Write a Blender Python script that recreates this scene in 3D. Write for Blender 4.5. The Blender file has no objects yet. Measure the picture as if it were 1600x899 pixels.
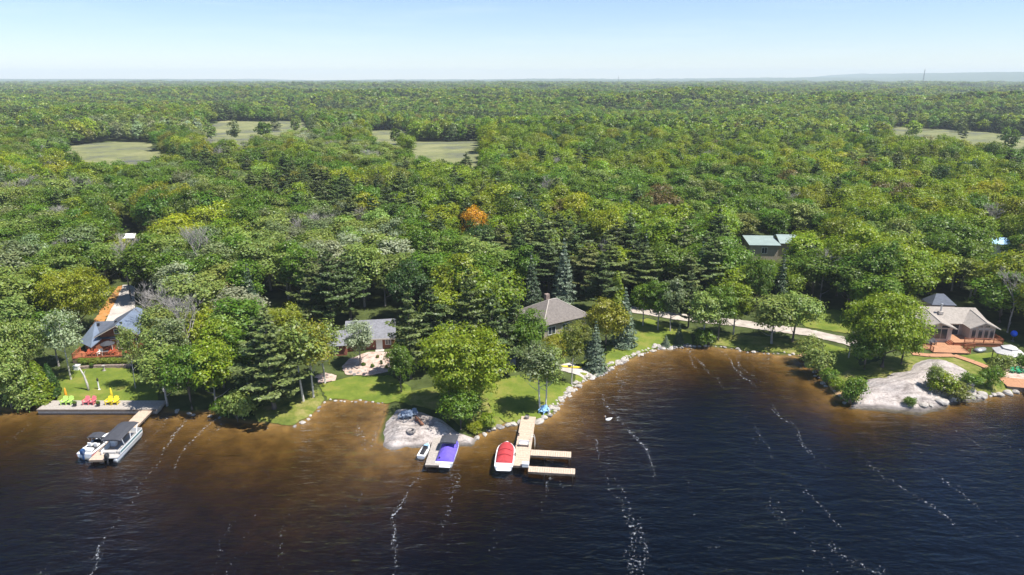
import bpy, bmesh, math, random
import numpy as np
from mathutils import Vector, Matrix
from mathutils.geometry import delaunay_2d_cdt

random.seed(7)
RNG = np.random.default_rng(11)
R = math.radians
scene = bpy.context.scene
COL = scene.collection

# ------------------------------------------------------------------ camera
CAM_H, PITCH, FPX = 50.0, R(17.0), 1067.0
cam_data = bpy.data.cameras.new('camera')
cam_data.sensor_width = 36.0
cam_data.lens = 36.0 * FPX / 1600.0
cam_data.clip_start = 0.5
cam_data.clip_end = 60000.0
cam = bpy.data.objects.new('camera', cam_data)
COL.objects.link(cam)
cam.location = (0, 0, CAM_H)
cam.rotation_euler = (math.pi / 2 - PITCH, 0, 0)
scene.camera = cam

# ------------------------------------------------------------------ light
SUN_EL = R(63.0)
SUN_AZ = R(112.0)          # clockwise from +Y (the view direction)
world = bpy.data.worlds.new('World')
scene.world = world
world.use_nodes = True
wn, wl = world.node_tree.nodes, world.node_tree.links
wn.clear()
wout = wn.new('ShaderNodeOutputWorld')
wbg = wn.new('ShaderNodeBackground')
sky = wn.new('ShaderNodeTexSky')
sky.sky_type = 'NISHITA'
sky.sun_disc = False
sky.sun_elevation = SUN_EL
sky.sun_rotation = SUN_AZ
sky.altitude = 300
sky.air_density = 1.0
sky.dust_density = 0.0
sky.ozone_density = 3.5
# thin high cloud
wtc = wn.new('ShaderNodeTexCoord')
wmap = wn.new('ShaderNodeMapping')
wmap.inputs['Scale'].default_value = (2.2, 2.2, 26.0)
wmap.inputs['Rotation'].default_value = (0.05, 0.03, 0.4)
wnoise = wn.new('ShaderNodeTexNoise')
wnoise.inputs['Scale'].default_value = 1.6
wnoise.inputs['Detail'].default_value = 7.0
wnoise.inputs['Roughness'].default_value = 0.62
wramp = wn.new('ShaderNodeValToRGB')
wramp.color_ramp.elements[0].position = 0.52
wramp.color_ramp.elements[1].position = 0.86
wramp.color_ramp.elements[1].color = (0.22, 0.22, 0.22, 1)
wmix = wn.new('ShaderNodeMixRGB')
wmix.inputs['Color2'].default_value = (8.0, 8.6, 9.3, 1)
wl.new(wtc.outputs['Generated'], wmap.inputs['Vector'])
wl.new(wmap.outputs['Vector'], wnoise.inputs['Vector'])
wl.new(wnoise.outputs['Fac'], wramp.inputs['Fac'])
wl.new(wramp.outputs['Color'], wmix.inputs['Fac'])
wtint = wn.new('ShaderNodeMixRGB'); wtint.blend_type = 'MULTIPLY'; wtint.inputs['Fac'].default_value = 1.0
wtint.inputs['Color2'].default_value = (0.93, 0.965, 1.10, 1)
wl.new(sky.outputs['Color'], wtint.inputs['Color1'])
wl.new(wtint.outputs['Color'], wmix.inputs['Color1'])
wl.new(wmix.outputs['Color'], wbg.inputs['Color'])
wbg.inputs['Strength'].default_value = 0.076
wl.new(wbg.outputs['Background'], wout.inputs['Surface'])

sun_data = bpy.data.lights.new('sun', 'SUN')
sun_data.energy = 4.6
sun_data.angle = R(0.55)
sun_data.color = (1.0, 0.955, 0.88)
sun = bpy.data.objects.new('sun', sun_data)
COL.objects.link(sun)
to_sun = Vector((math.sin(SUN_AZ) * math.cos(SUN_EL), math.cos(SUN_AZ) * math.cos(SUN_EL), math.sin(SUN_EL)))
sun.rotation_euler = to_sun.to_track_quat('Z', 'Y').to_euler()
sun.location = (0, 0, 120)

vs = scene.view_settings
vs.view_transform = 'Standard'
vs.look = 'None'
vs.exposure = 0.9
vs.gamma = 1.0
vs.use_curve_mapping = False
scene.cycles.max_bounces = 8
scene.cycles.transparent_max_bounces = 12
scene.cycles.volume_bounces = 1

# ------------------------------------------------------------------ tags and small helpers
def tag(o, label=None, cat=None, group=None, kind=None):
    if label: o['label'] = label
    if cat: o['category'] = cat
    if group: o['group'] = group
    if kind: o['kind'] = kind
    return o

def empty(name, loc=(0, 0, 0), rz=0.0):
    e = bpy.data.objects.new(name, None)
    e.empty_display_size = 0.3
    COL.objects.link(e)
    e.location = loc
    e.rotation_euler = (0, 0, rz)
    return e

def link(name, me, mat=None, parent=None, loc=None, rot=None, scale=None):
    o = bpy.data.objects.new(name, me)
    COL.objects.link(o)
    if mat is not None and not me.materials:
        me.materials.append(mat)
    if parent: o.parent = parent
    if loc is not None: o.location = loc
    if rot is not None: o.rotation_euler = rot
    if scale is not None: o.scale = scale
    return o

def np_mesh(name, verts, quads=None, tris=None, smooth=False):
    """fast mesh from numpy arrays"""
    me = bpy.data.meshes.new(name)
    verts = np.asarray(verts, dtype=np.float32)
    me.vertices.add(len(verts))
    me.vertices.foreach_set('co', verts.ravel())
    nq = 0 if quads is None else len(quads)
    nt = 0 if tris is None else len(tris)
    loops = []
    if nq: loops.append(np.asarray(quads, dtype=np.int32).ravel())
    if nt: loops.append(np.asarray(tris, dtype=np.int32).ravel())
    loops = np.concatenate(loops)
    me.loops.add(len(loops))
    me.loops.foreach_set('vertex_index', loops)
    me.polygons.add(nq + nt)
    starts = np.concatenate([np.arange(nq) * 4, nq * 4 + np.arange(nt) * 3]).astype(np.int32)
    me.polygons.foreach_set('loop_start', starts)
    if smooth:
        me.polygons.foreach_set('use_smooth', np.ones(nq + nt, dtype=bool))
    me.update(calc_edges=True)
    me.validate()
    return me

class MB:
    """collects simple shapes into one mesh"""
    def __init__(self):
        self.v, self.f = [], []
    def add(self, vs_, fs_):
        o = len(self.v)
        self.v += [tuple(p) for p in vs_]
        self.f += [tuple(i + o for i in f) for f in fs_]
        return self
    def box(self, x0, x1, y0, y1, z0, z1, m=None):
        p = [(x0, y0, z0), (x1, y0, z0), (x1, y1, z0), (x0, y1, z0), (x0, y0, z1), (x1, y0, z1), (x1, y1, z1), (x0, y1, z1)]
        if m is not None: p = [tuple(m @ Vector(q)) for q in p]
        return self.add(p, [(0, 3, 2, 1), (4, 5, 6, 7), (0, 1, 5, 4), (1, 2, 6, 5), (2, 3, 7, 6), (3, 0, 4, 7)])
    def prism(self, pts, z0, z1):
        """vertical prism of a counter-clockwise footprint; z0, z1 numbers or lists"""
        n = len(pts)
        a = z0 if isinstance(z0, (list, tuple)) else [z0] * n
        b = z1 if isinstance(z1, (list, tuple)) else [z1] * n
        p = [(x, y, a[i]) for i, (x, y) in enumerate(pts)] + [(x, y, b[i]) for i, (x, y) in enumerate(pts)]
        f = [tuple(reversed(range(n))), tuple(range(n, 2 * n))]
        f += [(i, (i + 1) % n, n + (i + 1) % n, n + i) for i in range(n)]
        return self.add(p, f)
    def slab(self, pts, t=0.16):
        """thick slab hanging below a roughly flat polygon"""
        n = len(pts)
        P = [Vector(q) for q in pts]
        nm = Vector((0, 0, 0))
        for i in range(n):
            nm += (P[i] - P[0]).cross(P[(i + 1) % n] - P[0])
        nm.normalize()
        if nm.z < 0: P.reverse(); nm = -nm
        q = [tuple(a - nm * t) for a in P] + [tuple(a) for a in P]
        f = [tuple(reversed(range(n))), tuple(range(n, 2 * n))]
        f += [(i, (i + 1) % n, n + (i + 1) % n, n + i) for i in range(n)]
        return self.add(q, f)
    def tube(self, pts, rad, n=8, cap=True):
        P = [Vector(q) for q in pts]
        rr = rad if isinstance(rad, (list, tuple)) else [rad] * len(P)
        vs_, fs_ = [], []
        for i, p in enumerate(P):
            d = (P[min(i + 1, len(P) - 1)] - P[max(i - 1, 0)]).normalized()
            a = d.cross(Vector((0, 0, 1)))
            if a.length < 1e-3: a = Vector((1, 0, 0))
            a.normalize(); b = d.cross(a)
            for k in range(n):
                t = 2 * math.pi * k / n
                vs_.append(tuple(p + (a * math.cos(t) + b * math.sin(t)) * rr[i]))
        for i in range(len(P) - 1):
            for k in range(n):
                k2 = (k + 1) % n
                fs_.append((i * n + k, i * n + k2, (i + 1) * n + k2, (i + 1) * n + k))
        if cap:
            fs_.append(tuple(range(n)))
            fs_.append(tuple(reversed(range((len(P) - 1) * n, len(P) * n))))
        return self.add(vs_, fs_)
    def lathe(self, prof, n=16, c=(0, 0, 0)):
        vs_, fs_ = [], []
        for (r_, z_) in prof:
            for k in range(n):
                t = 2 * math.pi * k / n
                vs_.append((c[0] + r_ * math.cos(t), c[1] + r_ * math.sin(t), c[2] + z_))
        for i in range(len(prof) - 1):
            for k in range(n):
                k2 = (k + 1) % n
                fs_.append((i * n + k, i * n + k2, (i + 1) * n + k2, (i + 1) * n + k))
        fs_.append(tuple(reversed(range(n))))
        fs_.append(tuple(range((len(prof) - 1) * n, len(prof) * n)))
        return self.add(vs_, fs_)
    def loft(self, rings, close=True, caps=True):
        """rings of equal length joined in order"""
        n = len(rings[0]); vs_, fs_ = [], []
        for rg in rings: vs_ += [tuple(q) for q in rg]
        for i in range(len(rings) - 1):
            for k in range(n if close else n - 1):
                k2 = (k + 1) % n
                fs_.append((i * n + k, i * n + k2, (i + 1) * n + k2, (i + 1) * n + k))
        if caps:
            fs_.append(tuple(reversed(range(n))))
            fs_.append(tuple(range((len(rings) - 1) * n, len(rings) * n)))
        return self.add(vs_, fs_)
    def build(self, name, mat, parent=None, bevel=0.0, smooth=False, loc=None, rot=None):
        me = bpy.data.meshes.new(name)
        me.from_pydata(self.v, [], self.f)
        bm = bmesh.new(); bm.from_mesh(me)
        bmesh.ops.recalc_face_normals(bm, faces=bm.faces)
        if bevel > 0:
            bmesh.ops.bevel(bm, geom=[e for e in bm.edges if e.calc_face_angle(0) > 0.5], offset=bevel, segments=1, affect='EDGES', clamp_overlap=True)
        bm.to_mesh(me); bm.free()
        if smooth:
            for p in me.polygons: p.use_smooth = True
        return link(name, me, mat, parent, loc, rot)

def copy_tree(o, parent=None):
    c = o.copy(); COL.objects.link(c)
    if parent is not None:
        c.parent = parent
    for ch in list(o.children):
        copy_tree(ch, c)
    return c

# ------------------------------------------------------------------ materials
MATS = {}
def new_mat(name):
    m = bpy.data.materials.new(name); m.use_nodes = True
    nt = m.node_tree
    return m, nt.nodes, nt.links, nt.nodes['Principled BSDF']

def nd(nodes, t, **kw):
    n = nodes.new(t)
    for k, v in kw.items():
        if k in n.inputs.keys(): n.inputs[k].default_value = v
        else: setattr(n, k, v)
    return n

def plain(name, col, rough=0.7, var=0.25, scale=2.0, bump=0.0, metal=0.0, spec=0.4, detail=5.0, stretch=None, col2=None):
    """a paint, wood or stone colour broken up by noise"""
    m, n, l, p = new_mat(name)
    tc = n.new('ShaderNodeTexCoord')
    mp = n.new('ShaderNodeMapping')
    if stretch: mp.inputs['Scale'].default_value = stretch
    nz = nd(n, 'ShaderNodeTexNoise', Scale=scale, Detail=detail, Roughness=0.6)
    rp = n.new('ShaderNodeValToRGB')
    c2 = col2 if col2 else tuple(min(1, c * (1 + var)) for c in col)
    c1 = tuple(c * (1 - var) for c in col)
    rp.color_ramp.elements[0].position = 0.32; rp.color_ramp.elements[0].color = (*c1, 1)
    rp.color_ramp.elements[1].position = 0.7; rp.color_ramp.elements[1].color = (*c2, 1)
    l.new(tc.outputs['Object'], mp.inputs['Vector']); l.new(mp.outputs['Vector'], nz.inputs['Vector'])
    l.new(nz.outputs['Fac'], rp.inputs['Fac']); l.new(rp.outputs['Color'], p.inputs['Base Color'])
    p.inputs['Roughness'].default_value = rough
    p.inputs['Metallic'].default_value = metal
    p.inputs['Specular IOR Level'].default_value = spec
    if bump:
        b = nd(n, 'ShaderNodeBump', Strength=0.6, Distance=bump)
        l.new(nz.outputs['Fac'], b.inputs['Height']); l.new(b.outputs['Normal'], p.inputs['Normal'])
    MATS[name] = m
    return m

def leaf_material(name, trans=0.38, vlo=0.62, vhi=1.35, hue=0.02):
    """foliage: colour of the single tree (its own property) varied leaf by leaf"""
    m = bpy.data.materials.new(name); m.use_nodes = True
    n, l = m.node_tree.nodes, m.node_tree.links
    n.clear()
    out = n.new('ShaderNodeOutputMaterial')
    at = n.new('ShaderNodeAttribute'); at.attribute_type = 'INSTANCER'; at.attribute_name = 'tint'
    ge = n.new('ShaderNodeNewGeometry')
    mr = nd(n, 'ShaderNodeMapRange'); mr.inputs['To Min'].default_value = vlo; mr.inputs['To Max'].default_value = vhi
    mh = nd(n, 'ShaderNodeMapRange'); mh.inputs['To Min'].default_value = 0.5 - hue; mh.inputs['To Max'].default_value = 0.5 + hue
    wn_ = n.new('ShaderNodeTexWhiteNoise'); wn_.noise_dimensions = '1D'
    hs = n.new('ShaderNodeHueSaturation')
    l.new(ge.outputs['Random Per Island'], mr.inputs['Value'])
    l.new(ge.outputs['Random Per Island'], wn_.inputs['W'])
    l.new(wn_.outputs['Value'], mh.inputs['Value'])
    l.new(mr.outputs['Result'], hs.inputs['Value']); l.new(mh.outputs['Result'], hs.inputs['Hue'])
    l.new(at.outputs['Color'], hs.inputs['Color'])
    df = n.new('ShaderNodeBsdfDiffuse'); tr = n.new('ShaderNodeBsdfTranslucent')
    gl = nd(n, 'ShaderNodeBsdfGlossy', Roughness=0.45)
    gl.inputs['Color'].default_value = (0.5, 0.5, 0.5, 1)
    mx = nd(n, 'ShaderNodeMixShader', Fac=trans); m2 = nd(n, 'ShaderNodeMixShader', Fac=0.045)
    tb = nd(n, 'ShaderNodeMixRGB', Fac=1.0); tb.blend_type = 'MULTIPLY'
    tb.inputs['Color2'].default_value = (1.25, 1.2, 0.5, 1)
    l.new(hs.outputs['Color'], df.inputs['Color']); l.new(hs.outputs['Color'], tb.inputs['Color1'])
    l.new(tb.outputs['Color'], tr.inputs['Color'])
    l.new(df.outputs[0], mx.inputs[1]); l.new(tr.outputs[0], mx.inputs[2])
    l.new(mx.outputs[0], m2.inputs[1]); l.new(gl.outputs[0], m2.inputs[2])
    l.new(m2.outputs[0], out.inputs['Surface'])
    MATS[name] = m
    return m

leaf_material('leaf')
leaf_material('needle', trans=0.12, vlo=0.6, vhi=1.4, hue=0.012)
plain('bark', (0.13, 0.105, 0.085), rough=0.95, var=0.4, scale=3.0, stretch=(3, 3, 0.6))
plain('bark_pale', (0.48, 0.45, 0.40), rough=0.9, var=0.35, scale=3.0, stretch=(1, 1, 3))
plain('bark_grey', (0.30, 0.275, 0.25), rough=0.9, var=0.3, scale=3.0)
# ------------------------------------------------------------------ the lie of the land
SHORE_PX = [(-900, 668), (-260, 652), (-60, 642), (0, 639), (20, 641), (58, 634), (150, 631), (245, 631), (262, 641), (290, 646), (330, 642),
            (355, 655), (375, 661), (400, 661), (440, 668), (460, 668), (485, 653), (499, 640), (510, 628), (530, 625.5),
            (560, 627), (590, 628.5), (612, 631), (600, 655), (594, 676), (597, 692), (612, 699), (650, 693), (700, 692),
            (738, 691), (745, 681), (770, 673), (788, 664), (815, 663), (845, 657), (862, 651), (870, 638), (880, 624),
            (900, 605), (930, 590), (960, 573), (990, 558), (1030, 546), (1080, 541.5), (1130, 544), (1180, 552),
            (1240, 556), (1256, 566), (1270, 582), (1290, 602), (1310, 622), (1335, 633), (1380, 631), (1440, 637),
            (1475, 629), (1492, 624), (1540, 620), (1590, 614), (1620, 606), (1800, 590), (2500, 560)]

def ray(px, py):
    dx, dy = (px - 800.0) / FPX, (449.5 - py) / FPX
    c, s = math.cos(PITCH), math.sin(PITCH)
    return dx, c + dy * s, -s + dy * c

def at_z(px, py, z=0.0):
    a, b, c = ray(px, py)
    t = (z - CAM_H) / c
    return a * t, b * t

def proj(x, y, z):
    c, s = math.cos(PITCH), math.sin(PITCH)
    zz = z - CAM_H
    d = y * c - zz * s
    u = y * s + zz * c
    return 800 + FPX * x / d, 449.5 - FPX * u / d, d

SHORE = np.array([at_z(*p) for p in SHORE_PX])
# soften the hand-set points with small natural wiggles
def wiggle(poly, step=1.3, amp=0.35, seed=3):
    rg = np.random.default_rng(seed)
    out = []
    for i in range(len(poly) - 1):
        a, b = poly[i], poly[i + 1]
        L = np.hypot(*(b - a)); n = max(1, min(40, int(L / step)))
        for k in range(n):
            p = a + (b - a) * k / n
            out.append(p + rg.normal(0, amp, 2) * (1 if L < 60 else 0))
    out.append(poly[-1])
    return np.array(out)
SHORE = wiggle(SHORE)
LAND = np.vstack([SHORE, [[9e4, SHORE[-1, 1]], [9e4, 9e4], [-9e4, 9e4], [-9e4, SHORE[0, 1]]]])

def inside(poly, x, y):
    x, y = np.asarray(x, float), np.asarray(y, float)
    r = np.zeros(x.shape, bool)
    n = len(poly); j = n - 1
    for i in range(n):
        xi, yi, xj, yj = poly[i][0], poly[i][1], poly[j][0], poly[j][1]
        if yi != yj:
            r ^= ((yi > y) != (yj > y)) & (x < (xj - xi) * (y - yi) / (yj - yi) + xi)
        j = i
    return r

def dist_line(line, x, y, closed=False):
    x, y = np.asarray(x, float), np.asarray(y, float)
    d = np.full(x.shape, 1e9)
    n = len(line)
    for i in range(n if closed else n - 1):
        ax, ay = line[i]; bx, by = line[(i + 1) % n]
        vx, vy = bx - ax, by - ay
        L = vx * vx + vy * vy + 1e-9
        t = np.clip(((x - ax) * vx + (y - ay) * vy) / L, 0, 1)
        d = np.minimum(d, (x - ax - t * vx) ** 2 + (y - ay - t * vy) ** 2)
    return np.sqrt(d)

def sdist_exact(x, y):
    d = dist_line(SHORE, x, y)
    return np.where(inside(LAND, x, y), d, -d)

# raster of the signed distance for quick look-ups
GX0, GX1, GY0, GY1, GS = -300.0, 320.0, -60.0, 330.0, 1.0
_gx = np.arange(GX0, GX1 + GS, GS); _gy = np.arange(GY0, GY1 + GS, GS)
_mx, _my = np.meshgrid(_gx, _gy)
SDG = sdist_exact(_mx, _my)

def sdist(x, y):
    x, y = np.asarray(x, float), np.asarray(y, float)
    fx = np.clip((x - GX0) / GS, 0, len(_gx) - 1.001); fy = np.clip((y - GY0) / GS, 0, len(_gy) - 1.001)
    i, j = fx.astype(int), fy.astype(int); u, v = fx - i, fy - j
    s = (SDG[j, i] * (1 - u) + SDG[j, i + 1] * u) * (1 - v) + (SDG[j + 1, i] * (1 - u) + SDG[j + 1, i + 1] * u) * v
    return s + np.where(y > GY1, y - GY1, 0) 

def sm(a, b, t):
    t = np.clip((t - a) / (b - a), 0, 1)
    return t * t * (3 - 2 * t)

def wob(x, y):
    return (np.sin(x * 0.011 + 1.3) * np.cos(y * 0.013 + 0.4) + 0.6 * np.sin(x * 0.023 - y * 0.017 + 2.1) + 0.5 * np.sin(x * 0.0041 + y * 0.0063))

def H(x, y):
    """ground height: lake bed below zero, land above"""
    x, y = np.asarray(x, float), np.asarray(y, float)
    s = sdist(x, y)
    land = 0.12 + 0.45 * sm(0, 1.6, s) + 1.9 * sm(1.5, 45, s) + 0.12 * np.sin(x * 0.21) * np.sin(y * 0.17) * sm(2, 12, s)
    far = sm(190, 700, y)
    land = land + far * 5.4 * wob(x, y) + far * 4.5 * np.sin(y * 0.0061 + x * 0.0017) + 2.5 * sm(220, 420, y)
    r = np.hypot(x, y)
    land = land + sm(4000, 11500, r) * (30 + 9 * np.sin(x * 0.0009 + 1.0) + 6 * np.sin(x * 0.0023))
    land = np.where(s > 4, np.maximum(land, 0.7), land)
    land = land + 95 * sm(8200, 11500, r) * sm(1000, 6500, x) * (0.72 + 0.16 * np.sin(x * 0.0011) + 0.12 * np.sin(x * 0.0031 + 1))
    # lake bed, gentler in the two shallow bays
    k = 0.062 + 0.06 * sm(-34, 5, x) - 0.045 * sm(12, 30, x) * (1 - sm(48, 66, x)) * sm(95, 112, y) + 0.05 * sm(50, 75, x)
    dd = -s
    bed = -(0.05 + k * np.clip(dd, 0, 400) + 0.0007 * np.clip(dd - (22 - 15 * sm(-34, 8, x)), 0, 400) ** 2 + 0.10 * np.sin(x * 0.33 + 1) * np.sin(y * 0.29) * sm(1, 6, dd))
    bed = np.maximum(bed, -6.5)
    t = sm(-0.5, 0.5, s)
    return np.where(s > 0.5, land, np.where(s < -0.5, bed, bed * (1 - t) + land * t))

# bare rock outcrops that stand above the ground
def px_poly(pts, z=None):
    return np.array([gp(p[0], p[1], z)[:2] for p in pts])

ROCKS = []
def S(x, y):
    """surface: ground or rock, whichever is higher"""
    h = float(H(x, y))
    for f in ROCKS:
        h = max(h, float(f(np.array([x]), np.array([y]))[0]))
    return h

def gp(px, py, z=None):
    """photograph pixel to a point of the ground"""
    if z is not None:
        x, y = at_z(px, py, z); return x, y, z
    z = 0.5
    for _ in range(8):
        x, y = at_z(px, py, z); z = 0.5 * z + 0.5 * S(x, y)
    return x, y, S(x, y)

def rock_fn(poly, height, soft, seed):
    # height reached over `soft` metres from the edge; ledges and joints from sine folds
    def f(x, y):
        x, y = np.asarray(x, float), np.asarray(y, float)
        d = dist_line(poly, x, y, True) * np.where(inside(poly, x, y), 1, -1)
        base = -0.5 + 0.55 * sm(-1.0, 0.6, d) + height * sm(0.0, soft, d) ** 0.8
        n = (np.sin(x * 0.9 + seed) * np.sin(y * 0.8 - seed) * 0.10 + np.sin(x * 2.1 + y * 1.3 + seed) * 0.06 + np.sin(x * 0.35 - y * 0.5 + seed) * 0.14)
        ledge = 0.16 * np.tanh(4 * np.sin(x * 0.55 + y * 0.75 + 0.6 * np.sin(x * 0.4) + seed))
        return base + (n + ledge) * sm(0.0, 2.5, d)
    return f

ROCK_A_POLY = px_poly([(612, 637), (598, 655), (592, 676), (595, 693), (612, 700), (650, 695), (700, 694), (739, 692), (746, 682), (722, 672), (700, 655), (668, 642), (640, 636)], 0.4)
ROCK_B_POLY = px_poly([(1338, 590), (1327, 612), (1330, 633), (1380, 633), (1440, 639), (1476, 631), (1500, 622), (1540, 619), (1548, 600), (1530, 580), (1500, 566), (1470, 558), (1425, 558), (1400, 572), (1370, 584)], 0.6)
ROCKS.append(rock_fn(ROCK_A_POLY, 1.35, 3.2, 0.7))
ROCKS.append(rock_fn(ROCK_B_POLY, 2.4, 7.0, 2.2))

def axis(a, b, step, lo, hi, g):
    v = list(np.arange(a, b + 1e-6, step)); s = step; x = b
    while x < hi: s *= g; x += s; v.append(min(x, hi))
    s = step; x = a; w = []
    while x > lo: s *= g; x -= s; w.append(max(x, lo))
    return np.array(w[::-1] + v)

def grid_mesh(name, xs, ys, zf, smooth=True):
    X, Y = np.meshgrid(xs, ys); Z = zf(X, Y)
    V = np.stack([X, Y, Z], -1).reshape(-1, 3)
    nx, ny = len(xs), len(ys)
    i = np.arange(nx * ny).reshape(ny, nx)
    Q = np.stack([i[:-1, :-1], i[:-1, 1:], i[1:, 1:], i[1:, :-1]], -1).reshape(-1, 4)
    return np_mesh(name, V, quads=Q, smooth=smooth)

def sheet_mesh(name, poly, zf, step=1.0, edge=0.6, wig=0.15, seed=1, dz=0.0):
    """flat-lying sheet of any outline that follows a height function"""
    rg = np.random.default_rng(seed)
    poly = np.asarray(poly, float)
    P = []
    n = len(poly)
    for i in range(n):
        a, b = poly[i], poly[(i + 1) % n]
        k = max(1, int(np.hypot(*(b - a)) / edge))
        for j in range(k):
            P.append(a + (b - a) * j / k + (rg.normal(0, wig, 2) if wig and j else 0))
    P = np.array(P)
    lo, hi = P.min(0), P.max(0)
    gx, gy = np.meshgrid(np.arange(lo[0], hi[0], step), np.arange(lo[1], hi[1], step))
    gx, gy = gx.ravel() + rg.uniform(-.2, .2, gx.size) * step, gy.ravel() + rg.uniform(-.2, .2, gy.size) * step
    ok = inside(P, gx, gy) & (dist_line(P, gx, gy, True) > 0.35 * step)
    pts = [Vector(p) for p in P] + [Vector((a, b)) for a, b in zip(gx[ok], gy[ok])]
    m = len(P)
    r = delaunay_2d_cdt(pts, [(i, (i + 1) % m) for i in range(m)], [list(range(m))], 1, 1e-5)
    vx = np.array([[v.x, v.y] for v in r[0]])
    z = zf(vx[:, 0], vx[:, 1]) + dz
    tris = [f if len(f) == 3 else None for f in r[2]]
    me = bpy.data.meshes.new(name)
    me.from_pydata(np.column_stack([vx, z]).tolist(), [], [t for t in tris if t])
    me.update()
    bm = bmesh.new(); bm.from_mesh(me)
    for f in bm.faces:
        if f.normal.z < 0: f.normal_flip()
        f.smooth = True
    bm.to_mesh(me); bm.free()
    return me

# ground material: forest floor, sandy margin, lake bed
def ground_material():
    m, n, l, p = new_mat('ground')
    ge = n.new('ShaderNodeNewGeometry')
    sx = n.new('ShaderNodeSeparateXYZ'); l.new(ge.outputs['Position'], sx.inputs[0])
    n1 = nd(n, 'ShaderNodeTexNoise', Scale=0.35, Detail=8.0, Roughness=0.65); l.new(ge.outputs['Position'], n1.inputs['Vector'])
    n2 = nd(n, 'ShaderNodeTexNoise', Scale=0.013, Detail=5.0, Roughness=0.6); l.new(ge.outputs['Position'], n2.inputs['Vector'])
    r1 = n.new('ShaderNodeValToRGB'); e = r1.color_ramp.elements
    e[0].position = 0.3; e[0].color = (0.03, 0.04, 0.012, 1); e[1].position = 0.72; e[1].color = (0.09, 0.115, 0.035, 1)
    l.new(n1.outputs['Fac'], r1.inputs['Fac'])
    # lake bed: sand, silt and stones
    n3 = nd(n, 'ShaderNodeTexNoise', Scale=0.5, Detail=7.0, Roughness=0.6); l.new(ge.outputs['Position'], n3.inputs['Vector'])
    r2 = n.new('ShaderNodeValToRGB'); e = r2.color_ramp.elements
    e[0].position = 0.35; e[0].color = (0.13, 0.076, 0.026, 1); e[1].position = 0.68; e[1].color = (0.25, 0.15, 0.052, 1)
    l.new(n3.outputs['Fac'], r2.inputs['Fac'])
    mr = nd(n, 'ShaderNodeMapRange'); mr.inputs['From Min'].default_value = 0.02; mr.inputs['From Max'].default_value = 0.25
    l.new(sx.outputs['Z'], mr.inputs['Value'])
    mx = n.new('ShaderNodeMixRGB'); l.new(mr.outputs['Result'], mx.inputs['Fac'])
    l.new(r2.outputs['Color'], mx.inputs['Color1']); l.new(r1.outputs['Color'], mx.inputs['Color2'])
    # far woods: broken greens
    r3 = n.new('ShaderNodeValToRGB'); e = r3.color_ramp.elements
    e[0].position = 0.3; e[0].color = (0.028, 0.05, 0.016, 1); e[1].position = 0.7; e[1].color = (0.07, 0.11, 0.026, 1)
    n4 = nd(n, 'ShaderNodeTexNoise', Scale=0.03, Detail=9.0, Roughness=0.7); l.new(ge.outputs['Position'], n4.inputs['Vector'])
    l.new(n4.outputs['Fac'], r3.inputs['Fac'])
    mf = nd(n, 'ShaderNodeMapRange'); mf.inputs['From Min'].default_value = 1500; mf.inputs['From Max'].default_value = 4000
    l.new(sx.outputs['Y'], mf.inputs['Value'])
    m2 = n.new('ShaderNodeMixRGB'); l.new(mf.outputs['Result'], m2.inputs['Fac'])
    l.new(mx.outputs['Color'], m2.inputs['Color1']); l.new(r3.outputs['Color'], m2.inputs['Color2'])
    l.new(m2.outputs['Color'], p.inputs['Base Color'])
    p.inputs['Roughness'].default_value = 1.0; p.inputs['Specular IOR Level'].default_value = 0.1
    return m
MATS['ground'] = ground_material()

g_x = axis(-170, 190, 1.25, -12500, 12500, 1.05)
g_y = axis(30, 190, 1.25, -500, 13000, 1.045)
ground = link('ground', grid_mesh('ground', g_x, g_y, H), MATS['ground'])
tag(ground, 'dark forest floor running down to the sandy lake bed', 'ground', kind='structure')

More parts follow.
